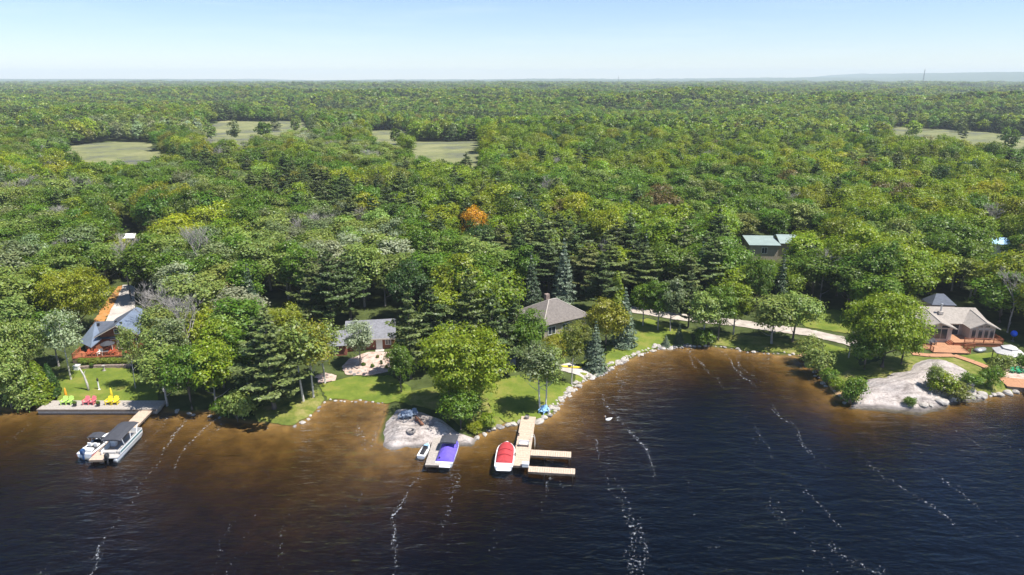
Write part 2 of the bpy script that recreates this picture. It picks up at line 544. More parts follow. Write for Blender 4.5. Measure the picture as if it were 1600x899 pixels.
# ------------------------------------------------------------------ water
def water_material():
    m = bpy.data.materials.new('lake_water'); m.use_nodes = True
    n, l = m.node_tree.nodes, m.node_tree.links
    n.clear()
    out = n.new('ShaderNodeOutputMaterial')
    ge = n.new('ShaderNodeNewGeometry')
    # wind waves, crests lying across the view
    def noise(scale, sxyz, rot, detail, rough=0.5, dist=0.0):
        mp = n.new('ShaderNodeMapping'); mp.inputs['Scale'].default_value = sxyz; mp.inputs['Rotation'].default_value = (0, 0, rot)
        nz = nd(n, 'ShaderNodeTexNoise', Scale=scale, Detail=detail, Roughness=rough, Distortion=dist)
        l.new(ge.outputs['Position'], mp.inputs['Vector']); l.new(mp.outputs['Vector'], nz.inputs['Vector'])
        return nz.outputs['Fac']
    a = noise(0.62, (0.36, 1.0, 1.0), R(9), 2.0, 0.45, 0.5)
    b = noise(2.1, (0.5, 1.0, 1.0), R(-6), 3.0, 0.55, 0.3)
    c = noise(6.5, (0.7, 1.0, 1.0), R(14), 2.0, 0.5)
    def mul(x, k):
        q = nd(n, 'ShaderNodeMath'); q.operation = 'MULTIPLY'; l.new(x, q.inputs[0]); q.inputs[1].default_value = k; return q.outputs[0]
    def add(x, y):
        q = nd(n, 'ShaderNodeMath'); q.operation = 'ADD'; l.new(x, q.inputs[0]); l.new(y, q.inputs[1]); return q.outputs[0]
    hgt = add(add(mul(a, 0.44), mul(b, 0.19)), mul(c, 0.02))
    # calmer patches
    calm = noise(0.03, (1.0, 0.45, 1.0), 0.3, 3.0)
    cr = nd(n, 'ShaderNodeMapRange'); cr.inputs['From Min'].default_value = 0.36; cr.inputs['From Max'].default_value = 0.62
    cr.inputs['To Min'].default_value = 0.6; cr.inputs['To Max'].default_value = 1.0
    l.new(calm, cr.inputs['Value'])
    bp = nd(n, 'ShaderNodeBump', Distance=1.0); l.new(hgt, bp.inputs['Height']); l.new(cr.outputs['Result'], bp.inputs['Strength'])
    fr = nd(n, 'ShaderNodeFresnel', IOR=1.333); l.new(bp.outputs['Normal'], fr.inputs['Normal'])
    gl = nd(n, 'ShaderNodeBsdfGlossy', Roughness=0.08); l.new(bp.outputs['Normal'], gl.inputs['Normal'])
    gl.inputs['Color'].default_value = (0.70, 0.86, 1.0, 1)
    tr = n.new('ShaderNodeBsdfTransparent')
    mx = n.new('ShaderNodeMixShader'); l.new(fr.outputs[0], mx.inputs['Fac']); l.new(tr.outputs[0], mx.inputs[1]); l.new(gl.outputs[0], mx.inputs[2])
    # foam flecks gathered in wind rows
    sp = n.new('ShaderNodeSeparateXYZ'); l.new(ge.outputs['Position'], sp.inputs[0])
    wav = noise(0.028, (1.0, 1.0, 1.0), 0.0, 2.0)
    wv2 = noise(0.45, (1.0, 0.5, 1.0), 0.0, 3.0)
    xx = add(add(add(sp.outputs['X'], mul(sp.outputs['Y'], 0.06)), mul(wav, 17.0)), mul(wv2, 2.6))
    def fract_row(x, period, width):
        q = nd(n, 'ShaderNodeMath'); q.operation = 'DIVIDE'; l.new(x, q.inputs[0]); q.inputs[1].default_value = period
        f = nd(n, 'ShaderNodeMath'); f.operation = 'PINGPONG'; l.new(q.outputs[0], f.inputs[0]); f.inputs[1].default_value = 0.5
        s = nd(n, 'ShaderNodeMapRange'); s.inputs['From Min'].default_value = 0.0; s.inputs['From Max'].default_value = width / period
        s.inputs['To Min'].default_value = 1.0; s.inputs['To Max'].default_value = 0.0
        l.new(f.outputs[0], s.inputs['Value']); return s.outputs['Result']
    rows = nd(n, 'ShaderNodeMath'); rows.operation = 'MAXIMUM'
    l.new(fract_row(xx, 6.5, 0.8), rows.inputs[0]); l.new(fract_row(add(xx, mul(calm, 30.0)), 10.5, 0.8), rows.inputs[1])
    gaps = noise(0.09, (1.0, 0.4, 1.0), 0.0, 3.0)
    gr = nd(n, 'ShaderNodeMapRange'); gr.inputs['From Min'].default_value = 0.42; gr.inputs['From Max'].default_value = 0.66; l.new(gaps, gr.inputs['Value'])
    fl = noise(3.3, (1.0, 0.7, 1.0), 0.0, 4.0, 0.75)
    fm = nd(n, 'ShaderNodeMath'); fm.operation = 'MULTIPLY'; l.new(rows.outputs[0], fm.inputs[0]); l.new(gr.outputs['Result'], fm.inputs[1])
    fa = nd(n, 'ShaderNodeMath'); fa.operation = 'MULTIPLY_ADD'; l.new(fm.outputs[0], fa.inputs[0]); fa.inputs[1].default_value = 0.19; l.new(fl, fa.inputs[2])
    fk = nd(n, 'ShaderNodeMapRange'); fk.inputs['From Min'].default_value = 0.672; fk.inputs['From Max'].default_value = 0.77; fk.inputs['To Max'].default_value = 0.42; l.new(fa.outputs[0], fk.inputs['Value'])
    fo = n.new('ShaderNodeBsdfDiffuse'); fo.inputs['Color'].default_value = (0.62, 0.66, 0.70, 1)
    m2 = n.new('ShaderNodeMixShader'); l.new(fk.outputs['Result'], m2.inputs['Fac']); l.new(mx.outputs[0], m2.inputs[1]); l.new(fo.outputs[0], m2.inputs[2])
    l.new(m2.outputs[0], out.inputs['Surface'])
    # tea-coloured water: blue and green are swallowed first
    va = n.new('ShaderNodeVolumeAbsorption')
    va.inputs['Density'].default_value = 1.35
    va.inputs['Color'].default_value = (1 - 0.72 / 1.35, 1 - 0.80 / 1.35, 1 - 1.15 / 1.35, 1)
    l.new(va.outputs[0], out.inputs['Volume'])
    return m
MATS['water'] = water_material()
wb = MB().box(-640, 640, -480, 160, -9.0, 0.0)
lake = wb.build('lake_water', MATS['water'])
tag(lake, 'rippled tea-brown to dark blue lake water with foam streaks', 'water', kind='structure')
# ------------------------------------------------------------------ tree prototypes (meshes shared by all trees)
def leaf_quads(C, N, size, rg, aspect=0.62):
    """one small bent-free quad per leaf spray: centres C, facing N"""
    n = len(C)
    N = N / (np.linalg.norm(N, axis=1, keepdims=True) + 1e-9)
    rv = rg.normal(size=(n, 3))
    A = np.cross(N, rv); A /= (np.linalg.norm(A, axis=1, keepdims=True) + 1e-9)
    B = np.cross(N, A)
    s = np.asarray(size).reshape(-1, 1) * 0.5
    a, b = A * s, B * s * aspect
    V = np.stack([C - a - b * 0.5, C - b, C + a, C + b], 1).reshape(-1, 3)
    Q = np.arange(4 * n).reshape(-1, 4)
    return V, Q

def rand_dir(n, rg):
    d = rg.normal(size=(n, 3)); return d / np.linalg.norm(d, axis=1, keepdims=True)

def broad_crown(seed, h=12.0, w=9.0, base=0.22, leaves=5200, lobes=13, size=0.5, lob=0.42, flat=1.0, clump=0.5, sparse=0.0):
    """rounded crown of overlapping lobes, each a shell of leaf clumps"""
    rg = np.random.default_rng(seed)
    zc = h * (base + (1 - base) * 0.5); rz = h * (1 - base) * 0.5; rx = w * 0.5
    D = rand_dir(lobes * 6, rg)
    # spread lobes apart
    pick = [0]
    while len(pick) < lobes:
        dots = (D @ D[pick].T).max(1); dots[pick] = 9
        pick.append(int(np.argmin(dots + rg.uniform(0, .25, len(D)))))
    D = D[pick]
    lc = D * np.array([rx, rx, rz]) * (1 - lob) * rg.uniform(0.8, 1.12, (lobes, 1)) + np.array([0, 0, zc])
    lr = np.stack([np.full(lobes, rx), np.full(lobes, rx), np.full(lobes, rz * 0.85 * flat)], 1) * lob * rg.uniform(0.75, 1.25, (lobes, 1))
    nl = leaves // lobes
    Cs, Ns = [], []
    for c, r_ in zip(lc, lr):
        k = 16
        cd = rand_dir(k, rg); cd[:, 2] = np.where(cd[:, 2] < -0.35, -cd[:, 2], cd[:, 2])
        cl = c + cd * r_ * rg.uniform(0.75, 1.05, (k, 1))
        if sparse: keep = rg.random(k) > sparse; cl, cd = cl[keep], cd[keep]; k = len(cl)
        if k == 0: continue
        idx = rg.integers(0, k, nl)
        off = rg.normal(size=(nl, 3)) * clump * np.array([1, 1, 0.7])
        p = cl[idx] + off
        nn = cd[idx] * 0.7 + off / clump * 0.22 + np.array([0, 0, 0.45]) + rg.normal(size=(nl, 3)) * 0.38
        Cs.append(p); Ns.append(nn)
    C, N = np.concatenate(Cs), np.concatenate(Ns)
    ok = C[:, 2] > h * base * 0.6
    C, N = C[ok], N[ok]
    V, Q = leaf_quads(C, N, size * rg.uniform(0.65, 1.35, len(C)), rg)
    return np_mesh('crown', V, quads=Q)

def pine_crown(seed, h=17.0, w=8.0, base=0.18, whorls=15, size=0.62, dens=1.0):
    """white pine: flat plates of needles on whorled limbs, open between them"""
    rg = np.random.default_rng(seed)
    Cs, Ns = [], []
    for i in range(whorls):
        t = i / (whorls - 1)
        z = h * (base + (0.97 - base) * t) + rg.normal(0, 0.3)
        prof = (1 - t) ** 0.48 * (0.72 + 0.28 * math.sin(3.0 * t + 1.0)) if t > 0.18 else 0.62 + t
        nb = int(rg.integers(4, 7)); a0 = rg.uniform(0, 6.28)
        for k in range(nb):
            L = 0.5 * w * prof * rg.uniform(0.38, 1.28) + 0.35
            a = a0 + k * 6.283 / nb + rg.normal(0, 0.25)
            d = np.array([math.cos(a), math.sin(a), 0]); sd = np.array([-d[1], d[0], 0])
            m = max(6, int(34 * L * dens * 0.55))
            u = rg.beta(2.2, 1.1, m)
            wd = 0.32 * L * (0.35 + u * (1.25 - u)) + 0.12
            p = d * (u * L)[:, None] + sd * (rg.uniform(-1, 1, m) * wd)[:, None]
            p[:, 2] += z + rg.normal(0, .3) + (u ** 2) * L * 0.22 - 0.05 * L + rg.normal(0, 0.10, m)
            Cs.append(p)
            Ns.append(np.array([0, 0, 0.85]) + d * 0.35 + rg.normal(size=(m, 3)) * 0.42)
    C, N = np.concatenate(Cs), np.concatenate(Ns)
    V, Q = leaf_quads(C, N, size * rg.uniform(0.7, 1.3, len(C)), rg, 0.5)
    return np_mesh('crown', V, quads=Q)

def spruce_crown(seed, h=12.0, w=4.6, base=0.06, size=0.5, n=2600):
    """spruce: dense tiers narrowing to a point, tips drooping"""
    rg = np.random.default_rng(seed)
    tiers = 19
    Cs, Ns = [], []
    for i in range(tiers):
        t = i / (tiers - 1)
        rad = 0.5 * w * (1 - t) ** 0.92 + 0.08
        z = h * (base + (1 - base) * t)
        nb = max(4, int(9 * (1 - t) + 4)); a0 = rg.uniform(0, 6.28)
        for k in range(nb):
            a = a0 + 6.283 * k / nb + rg.normal(0, 0.15)
            L = rad * rg.uniform(0.75, 1.15)
            d = np.array([math.cos(a), math.sin(a), 0]); sd = np.array([-d[1], d[0], 0])
            m = max(5, int(n * (L * L + 0.15) / (tiers * nb * (0.09 * w * w + 0.15))))
            u = rg.beta(2.0, 1.0, m)
            p = d * (u * L)[:, None] + sd * (rg.uniform(-1, 1, m) * (0.22 * L + 0.1))[:, None]
            p[:, 2] += z - (u ** 1.5) * L * 0.33 + rg.normal(0, 0.07, m)
            Cs.append(p); Ns.append(np.array([0, 0, 0.6]) + d * 0.65 + rg.normal(size=(m, 3)) * 0.38)
    C, N = np.concatenate(Cs), np.concatenate(Ns)
    V, Q = leaf_quads(C, N, size * rg.uniform(0.7, 1.25, len(C)), rg, 0.55)
    return np_mesh('crown', V, quads=Q)

def column_crown(seed, h=6.0, w=2.6, leaves=2200, size=0.34):
    """cedar: close column that tapers to the top"""
    rg = np.random.default_rng(seed)
    u = rg.beta(1.0, 1.35, leaves); a = rg.uniform(0, 6.283, leaves)
    rad = 0.5 * w * (np.minimum(1, (u + 0.05) * 7) * (1 - u) ** 0.7 + 0.03) * (1 + 0.16 * np.sin(a * 3 + u * 9 + seed) + 0.1 * np.sin(a * 7 - u * 21))
    C = np.stack([np.cos(a) * rad, np.sin(a) * rad, 0.04 * h + u * h * 0.96], 1) + rg.normal(0, 0.07, (leaves, 3))
    N = np.stack([np.cos(a), np.sin(a), np.full(leaves, 0.5)], 1) + rg.normal(size=(leaves, 3)) * 0.4
    V, Q = leaf_quads(C, N, size * rg.uniform(0.7, 1.3, leaves), rg)
    return np_mesh('crown', V, quads=Q)

def trunk_mesh(seed, h, r, top=0.8, limbs=7, reach=2.6, lean=0.3, start=0.25, rise=0.9, stems=1):
    rg = random.Random(seed)
    mb = MB()
    for s in range(stems):
        ox, oy = (0, 0) if stems == 1 else (rg.uniform(-.5, .5), rg.uniform(-.5, .5))
        lx, ly = rg.uniform(-lean, lean) + ox * 1.2, rg.uniform(-lean, lean) + oy * 1.2
        pts = [(ox + lx * t * t + rg.uniform(-.07, .07), oy + ly * t * t + rg.uniform(-.07, .07), -0.4 + (h * top + 0.4) * t) for t in (0, .06, .25, .5, .75, 1)]
        mb.tube(pts, [r * 1.5, r * 1.05, r * .85, r * .62, r * .38, r * .12], 7)
        for i in range(limbs):
            t = start + (0.92 - start) * i / max(1, limbs - 1)
            z = h * top * t; a = rg.uniform(0, 6.283); L = reach * (1.1 - 0.65 * t) * rg.uniform(.7, 1.2)
            bx, by = ox + lx * t * t, oy + ly * t * t
            q = [(bx, by, z), (bx + math.cos(a) * L * .5, by + math.sin(a) * L * .5, z + L * .35 * rise), (bx + math.cos(a) * L, by + math.sin(a) * L, z + L * .9 * rise)]
            rr = r * (0.5 - 0.3 * t)
            mb.tube(q, [rr, rr * .65, rr * .2], 5)
    me = bpy.data.meshes.new('trunk'); me.from_pydata(mb.v, [], mb.f)
    for p in me.polygons: p.use_smooth = True
    return me

def twig_mesh(seed, h=13.0, w=5.0):
    """leafless crown: limbs forking into fine grey twigs"""
    rg = random.Random(seed); mb = MB()
    def grow(p, d, L, r_, depth):
        q = p + d * L
        mid = (p + q) / 2 + Vector((rg.uniform(-1, 1), rg.uniform(-1, 1), 0)) * L * .06
        mb.tube([p, mid, q], [r_, r_ * .8, r_ * .6], 4 if depth > 1 else 6, cap=False)
        if depth >= 5: return
        for _ in range(3 if depth else 6):
            nd_ = (d + Vector((rg.uniform(-1, 1), rg.uniform(-1, 1), rg.uniform(-.15, .7))) * .75).normalized()
            grow(p + d * L * rg.uniform(.45, 1.0), nd_, L * rg.uniform(.55, .78), max(.014, r_ * .5), depth + 1)
    grow(Vector((0, 0, h * .28)), Vector((0.03, 0, 1)), h * .3, .12, 0)
    me = bpy.data.meshes.new('crown'); me.from_pydata(mb.v, [], mb.f)
    return me

PROTO = {}
def proto(key, crown, trunk, leafmat, bark, h, w):
    if leafmat: crown.materials.append(MATS[leafmat])
    trunk.materials.append(MATS[bark])
    PROTO[key] = (crown, trunk, h, w)

for i, (sd, lo, fl) in enumerate([(21, 13, 1.0), (22, 17, .85), (23, 11, 1.1), (24, 15, .9)]):
    proto('maple%d' % i, broad_crown(sd, 12, 10, .20, 6800, lo, .46, .42, fl, .5), trunk_mesh(sd, 12, .24, .75, 8, 3.2), 'leaf', 'bark', 12, 10)
for i, (sd, lo) in enumerate([(26, 26), (27, 30)]):
    proto('bigmaple%d' % i, broad_crown(sd, 15, 15, .17, 17000, lo, .40, .34, .85, .5), trunk_mesh(sd, 15, .36, .75, 10, 4.6), 'leaf', 'bark', 15, 15)
for i, sd in enumerate((31, 32, 33)):
    proto('ash%d' % i, broad_crown(sd, 13, 6.6, .26, 4600, 15, .42, .36, 1.0, .42, .12), trunk_mesh(sd, 13, .18, .85, 9, 2.2, .4, .2), 'leaf', 'bark_grey', 13, 6.6)
for i, sd in enumerate((41, 42, 43)):
    proto('birch%d' % i, broad_crown(sd, 12, 5.6, .30, 2500, 15, .36, .38, 1.0, .38, .3), trunk_mesh(sd, 12, .13, .92, 11, 2.2, .6, .3), 'leaf', 'bark_pale', 12, 5.6)
for i, sd in enumerate((51, 52, 53)):
    proto('pine%d' % i, pine_crown(sd, 17, 8.4 + .6 * i, (.14, .2, .26)[i], (16, 14, 15)[i], .55, 1.6), trunk_mesh(sd, 17, .26, .95, 9, 2.6, .3, .2, .25), 'needle', 'bark', 17, 8.4 + .6 * i)
for i, sd in enumerate((61, 62)):
    proto('spruce%d' % i, spruce_crown(sd, 12, 4.8, .05, .42, 4200), trunk_mesh(sd, 12, .17, .95, 0), 'needle', 'bark', 12, 4.8)
for i, sd in enumerate((71, 72, 73)):
    proto('bush%d' % i, broad_crown(sd, 3.2, 3.6, .02, 2200, 12, .27, .4, 1.0, .25), trunk_mesh(sd, 3.2, .05, .7, 5, 1.0, .3, .1, 1.0, 3), 'leaf', 'bark', 3.2, 3.6)
proto('cedar0', column_crown(81, 6, 2.8, 2600, .30), trunk_mesh(81, 6, .09, .9, 0), 'leaf', 'bark', 6, 2.8)
for i, sd in enumerate((91, 92)):
    tw = twig_mesh(sd, 13, 5); tw.materials.append(MATS['bark_grey'])
    proto('bare%d' % i, tw, trunk_mesh(sd, 13, .16, .55, 3, 1.5, .1), None, 'bark_grey', 13, 5)

TINT = {
    'maple':  (0.198, 0.268, 0.014), 'green': (0.115, 0.198, 0.016), 'deep': (0.050, 0.105, 0.018), 'lime': (0.26, 0.30, 0.014),
    'pale':   (0.22, 0.285, 0.062), 'silver': (0.29, 0.35, 0.20), 'olive': (0.165, 0.195, 0.028), 'grey': (0.18, 0.225, 0.095),
    'pine':   (0.075, 0.112, 0.032), 'pine_lt': (0.125, 0.160, 0.045), 'spruce': (0.060, 0.092, 0.045), 'blue': (0.135, 0.18, 0.115),
    'rust':   (0.165, 0.140, 0.042), 'orange': (0.60, 0.31, 0.01), 'purple': (0.05, 0.018, 0.02), 'yellow': (0.25, 0.26, 0.02), 'red': (0.2, 0.06, 0.02),
}
def jit(c, rg=random, a=0.16):
    k = 1 + rg.uniform(-a, a); return tuple(max(0.004, v * k * (1 + rg.uniform(-a, a) * .5)) for v in c)

LONG = {'bigmaple': 'broadleaf_tree', 'maple': 'broadleaf_tree', 'ash': 'broadleaf_tree', 'birch': 'birch_tree', 'pine': 'pine_tree', 'spruce': 'spruce_tree', 'bush': 'shrub', 'cedar': 'cedar_tree', 'bare': 'bare_tree'}
CATG = {'bush': 'shrub'}
TREES = []          # (x, y, crown radius) of everything planted
def plant(key, x, y, h, w, tint, label, group=None, rz=None, name=None):
    crown, trunk, ph, pw = PROTO[key]
    kind = key.rstrip('0123456789')
    z = S(x, y)
    r_ = empty(name or LONG[kind], (x, y, z - 0.05), random.uniform(0, 6.28) if rz is None else rz)
    r_.scale = (w / pw, w / pw, h / ph)
    t = link('trunk', trunk, None, r_)
    c = link('crown', crown, None, r_)
    c['tint'] = tint
    tag(r_, label, CATG.get(kind, 'tree'), group)
    TREES.append((x, y, w * .5))
    return r_
def plant_px(key, px, py, h, w, tint, label, group=None, **kw):
    x, y, z = gp(px, py)
    return plant(key, x, y, h, w, jit(TINT[tint], a=.07) if isinstance(tint, str) else tint, label, group, **kw)
# ------------------------------------------------------------------ lawns, roads, clearings
def sheet_mat(name, c1, c2, c3, scale=0.5, fine=6.0, stripes=0.0, rough=0.95):
    m, n, l, p = new_mat(name)
    ge = n.new('ShaderNodeNewGeometry')
    a = nd(n, 'ShaderNodeTexNoise', Scale=scale, Detail=6.0, Roughness=0.65); l.new(ge.outputs['Position'], a.inputs['Vector'])
    b = nd(n, 'ShaderNodeTexNoise', Scale=fine, Detail=4.0, Roughness=0.7); l.new(ge.outputs['Position'], b.inputs['Vector'])
    r1 = n.new('ShaderNodeValToRGB'); e = r1.color_ramp.elements
    e[0].position = 0.33; e[0].color = (*c1, 1); e[1].position = 0.68; e[1].color = (*c3, 1)
    k = e.new(0.5); k.color = (*c2, 1)
    l.new(a.outputs['Fac'], r1.inputs['Fac'])
    mr = nd(n, 'ShaderNodeMapRange'); mr.inputs['To Min'].default_value = 0.6; mr.inputs['To Max'].default_value = 1.4; l.new(b.outputs['Fac'], mr.inputs['Value'])
    hs = n.new('ShaderNodeHueSaturation'); l.new(r1.outputs['Color'], hs.inputs['Color']); l.new(mr.outputs['Result'], hs.inputs['Value'])
    l.new(hs.outputs['Color'], p.inputs['Base Color'])
    bp = nd(n, 'ShaderNodeBump', Strength=0.5, Distance=0.08); l.new(b.outputs['Fac'], bp.inputs['Height']); l.new(bp.outputs['Normal'], p.inputs['Normal'])
    p.inputs['Roughness'].default_value = rough; p.inputs['Specular IOR Level'].default_value = 0.15
    MATS[name] = m
    return m
sheet_mat('lawn', (0.085, 0.125, 0.018), (0.13, 0.17, 0.024), (0.21, 0.20, 0.045), 0.28)
sheet_mat('rough_grass', (0.07, 0.10, 0.02), (0.14, 0.16, 0.03), (0.25, 0.22, 0.08), 0.5)
sheet_mat('gravel', (0.30, 0.26, 0.22), (0.40, 0.35, 0.30), (0.50, 0.45, 0.39), 0.6)
sheet_mat('concrete', (0.36, 0.32, 0.29), (0.45, 0.41, 0.37), (0.52, 0.48, 0.44), 0.5)
sheet_mat('mulch', (0.30, 0.13, 0.04), (0.42, 0.20, 0.06), (0.35, 0.22, 0.10), 0.9)
sheet_mat('pink_gravel', (0.32, 0.22, 0.17), (0.47, 0.35, 0.29), (0.55, 0.46, 0.40), 1.2)
sheet_mat('marsh', (0.085, 0.09, 0.085), (0.165, 0.175, 0.075), (0.24, 0.235, 0.11), 0.03, 0.25)
sheet_mat('sand', (0.30, 0.19, 0.09), (0.38, 0.25, 0.13), (0.45, 0.32, 0.18), 0.5)

CLEAR = []
def sheet(name, pts, mat, label, cat, dz=0.03, lift=0.07, world=False, clear=True, step=1.0, wig=0.12, kind='structure', zf=None):
    poly = np.array(pts, float) if world else px_poly(pts)
    o = link(name, sheet_mesh(name, poly, zf or H, step, max(.5, step * .6), wig, dz=dz + lift), MATS[mat])
    tag(o, label, cat, kind=kind)
    if clear: CLEAR.append(poly)
    return o

def ribbon(pts, width):
    """outline of a road of even width along a pixel polyline"""
    P = px_poly(pts); L, Rr = [], []
    for i in range(len(P)):
        d = P[min(i + 1, len(P) - 1)] - P[max(i - 1, 0)]; d = d / np.hypot(*d); nn = np.array([-d[1], d[0]]) * width / 2
        L.append(P[i] + nn); Rr.append(P[i] - nn)
    return np.array(L + Rr[::-1])

sheet('lawn', [(92, 585), (128, 573), (205, 577), (222, 592), (250, 606), (246, 629), (150, 629.5), (92, 632), (84, 610)], 'lawn', 'mown lawn in front of the blue-roofed cottage', 'lawn')
sheet('lawn', [(392, 640), (450, 622), (498, 608), (507, 626), (484, 650), (460, 665), (440, 665), (402, 658)], 'rough_grass', 'dry grassy point beside the tall pine', 'lawn')
sheet('lawn', [(498, 602), (556, 588), (610, 588), (642, 606), (640, 632), (612, 629.5), (560, 625), (530, 624), (511, 626)], 'lawn', 'bright mown lawn below the gravel rock garden', 'lawn')
sheet('lawn', [(750, 596), (850, 580), (878, 596), (896, 604), (878, 622), (868, 637), (860, 648), (845, 654), (815, 660.5), (790, 661), (770, 650)], 'lawn', 'shaded lawn at the head of the F-shaped dock', 'lawn')
sheet('lawn', [(896, 601), (905, 570), (945, 545), (975, 505), (1010, 498), (1042, 506), (1078, 520), (1082, 539), (1030, 543), (990, 555), (960, 570), (930, 587)], 'lawn', 'mown lawn sweeping round behind the stone shore edging', 'lawn')
sheet('lawn', [(1085, 533), (1130, 520), (1180, 526), (1262, 533), (1285, 548), (1285, 560), (1244, 554), (1180, 549.5), (1130, 541)], 'rough_grass', 'strip of grass between the gravel road and the bay', 'lawn')
sheet('lawn', [(1240, 492), (1300, 484), (1330, 490), (1330, 522), (1292, 517), (1258, 511)], 'lawn', 'sunny square of lawn behind the gravel drive', 'lawn')
sheet('lawn', [(1286, 536), (1330, 548), (1345, 575), (1310, 585), (1290, 560)], 'lawn', 'small lawn below the gravel drive', 'lawn')
sheet('lawn', [(1500, 556), (1552, 551), (1572, 562), (1556, 572), (1525, 568)], 'lawn', 'small patch of lawn beside the gazebo', 'lawn')
sheet('lawn', [(405, 498), (420, 480), (446, 482), (452, 500), (430, 512)], 'lawn', 'small clearing of grass among the spruces', 'lawn')
sheet('grass_bank', [(640, 612), (700, 600), (752, 598), (772, 650), (788, 662), (770, 671), (746, 679), (720, 668), (700, 650), (668, 639), (636, 633)], 'rough_grass', 'shaded grass under the big spreading maple', 'grass', clear=False)
sheet('grass_bank', [(1300, 590), (1345, 572), (1425, 552), (1500, 558), (1552, 586), (1600, 608), (1592, 613), (1540, 618), (1480, 624), (1400, 622), (1336, 630), (1316, 614)], 'rough_grass', 'rough grass round the bare granite outcrop', 'grass', clear=False)
sheet('road', ribbon([(985, 484), (1030, 491), (1085, 499), (1150, 505), (1205, 513), (1262, 520), (1312, 531), (1360, 545)], 3.6), 'gravel', 'pale gravel road curving behind the bay', 'road', dz=0.05, world=True)
sheet('driveway', [(158, 520), (212, 520), (211, 450), (204, 446), (192, 446), (180, 470)], 'concrete', 'pale concrete driveway behind the blue-roofed cottage', 'driveway', dz=0.05, wig=0.0)
sheet('mulch_bed', [(140, 514), (158, 514), (182, 470), (192, 447), (184, 449), (168, 470)], 'mulch', 'orange mulch bank along the concrete driveway', 'garden bed', dz=0.06)
sheet('gravel_bed', [(545, 562), (575, 551), (618, 551), (617, 566), (606, 582), (574, 588), (540, 586), (534, 575)], 'pink_gravel', 'pinkish gravel rock garden in front of the grey-roofed cottage', 'garden bed', dz=0.05)
sheet('gravel_bed', [(494, 588), (508, 583), (526, 588), (524, 596), (498, 600)], 'pink_gravel', 'small pinkish gravel bed beside the pale birches', 'garden bed', dz=0.06)
sheet('path', [(868, 572), (890, 568), (908, 575), (925, 588), (912, 592), (893, 584), (872, 580)], 'concrete', 'short concrete path from the shore edging to the kayak', 'path', dz=0.06, wig=.03)
sheet('patio', [(782, 564), (806, 562), (806, 572), (784, 573)], 'gravel', 'small pale stone patio behind the big maple', 'patio', dz=0.06, clear=False)
sheet('beach', [(1245, 556), (1262, 562), (1282, 588), (1306, 618), (1334, 634), (1330, 625), (1316, 606), (1296, 578), (1280, 558), (1262, 550)], 'sand', 'strip of brown sand along the bay edge', 'beach', dz=0.03, clear=False)
sheet('terrace', [(1553, 572), (1580, 562), (1640, 556), (1660, 590), (1612, 606), (1576, 600), (1556, 588)], 'pink_gravel', 'gravel terrace round the gazebo', 'terrace', dz=0.04)

# marsh clearings far back in the forest: near edges are set by the tree tops in front of them
def marsh(front, back, label):
    CT = 18.0
    poly = np.array([at_z(a, b, CT) for a, b in front] + [at_z(a, b, 4.0) for a, b in back])
    o = link('marsh', sheet_mesh('marsh', poly, H, 9.0, 9.0, 3.4, dz=0.4), MATS['marsh'])
    tag(o, label, 'marsh', kind='structure'); CLEAR.append(poly)
marsh([(100, 240), (130, 246), (190, 252), (246, 246), (262, 232)], [(235, 226), (180, 222), (105, 230)], 'grey-green marsh with a pond among the trees')
marsh([(318, 221), (365, 222), (440, 209), (480, 200), (492, 190)], [(470, 184), (420, 195), (345, 199), (318, 208)], 'long pale meadow in the forest')
marsh([(578, 223), (612, 226), (640, 220)], [(636, 206), (600, 206), (578, 210)], 'small pale meadow in the forest')
marsh([(640, 240), (700, 247), (752, 246)], [(752, 226), (700, 225), (645, 224)], 'olive meadow with scattered pines')
marsh([(1372, 200), (1420, 214), (1500, 224), (1610, 236), (1720, 240)], [(1720, 216), (1600, 211), (1480, 201), (1400, 193)], 'broad brown marsh strip in the forest')

# ------------------------------------------------------------------ keep views of houses, lawns and roads clear of filler trees
KEEP = [(122, 478, 224, 570, 112), (524, 500, 622, 590, 118), (845, 452, 928, 520, 126), (1166, 380, 1216, 403, 182), (1420, 480, 1550, 560, 122),
        (930, 490, 1045, 580, 112), (1000, 486, 1345, 540, 128), (1238, 486, 1335, 522, 132), (146, 450, 212, 506, 125), (1550, 560, 1600, 610, 105), (1540, 372, 1566, 392, 190), (196, 358, 210, 370, 220)]
def blocks(x, y, h, w):
    z = float(H(x, y))
    ax, ay, d = proj(x, y, z); bx, by, _ = proj(x, y, z + h)
    r_ = FPX * w * .42 / d
    for (x0, y0, x1, y1, dep) in KEEP:
        if y < dep and ax + r_ > x0 and ax - r_ < x1 and by < y1 and ay > y0:
            return True
    return False

def disc(px, py, r_, dy=0.0):
    x, y, _ = gp(px, py); return np.array([(x + r_ * math.cos(k * .524), y + dy + r_ * math.sin(k * .524)) for k in range(12)])
FOOT = [disc(166, 562, 8.5, 5), disc(580, 548, 7, 4), disc(548, 545, 6, 3), disc(884, 524, 9, 5), disc(850, 520, 7, 5), disc(1192, 407, 7, 3), disc(1225, 407, 7, 4), disc(1262, 407, 7, 4), disc(1488, 533, 10, 3), disc(203, 385, 5, 2), disc(1558, 398, 5, 2), disc(236, 400, 5, 2)]
CLEAR_ALL = CLEAR + FOOT + [ROCK_A_POLY, ROCK_B_POLY]
def in_clear(x, y, pad=1.0):
    r_ = np.zeros(np.shape(x), bool)
    for c in CLEAR_ALL:
        lo, hi = c.min(0) - pad, c.max(0) + pad
        m = (x > lo[0]) & (x < hi[0]) & (y > lo[1]) & (y < hi[1])
        if m.any():
            xm, ym = x[m], y[m]
            r_[m] |= inside(c, xm, ym) | (dist_line(c, xm, ym, True) < pad)
    return r_
# ------------------------------------------------------------------ the trees one can name, standing by shore and houses
T = plant_px
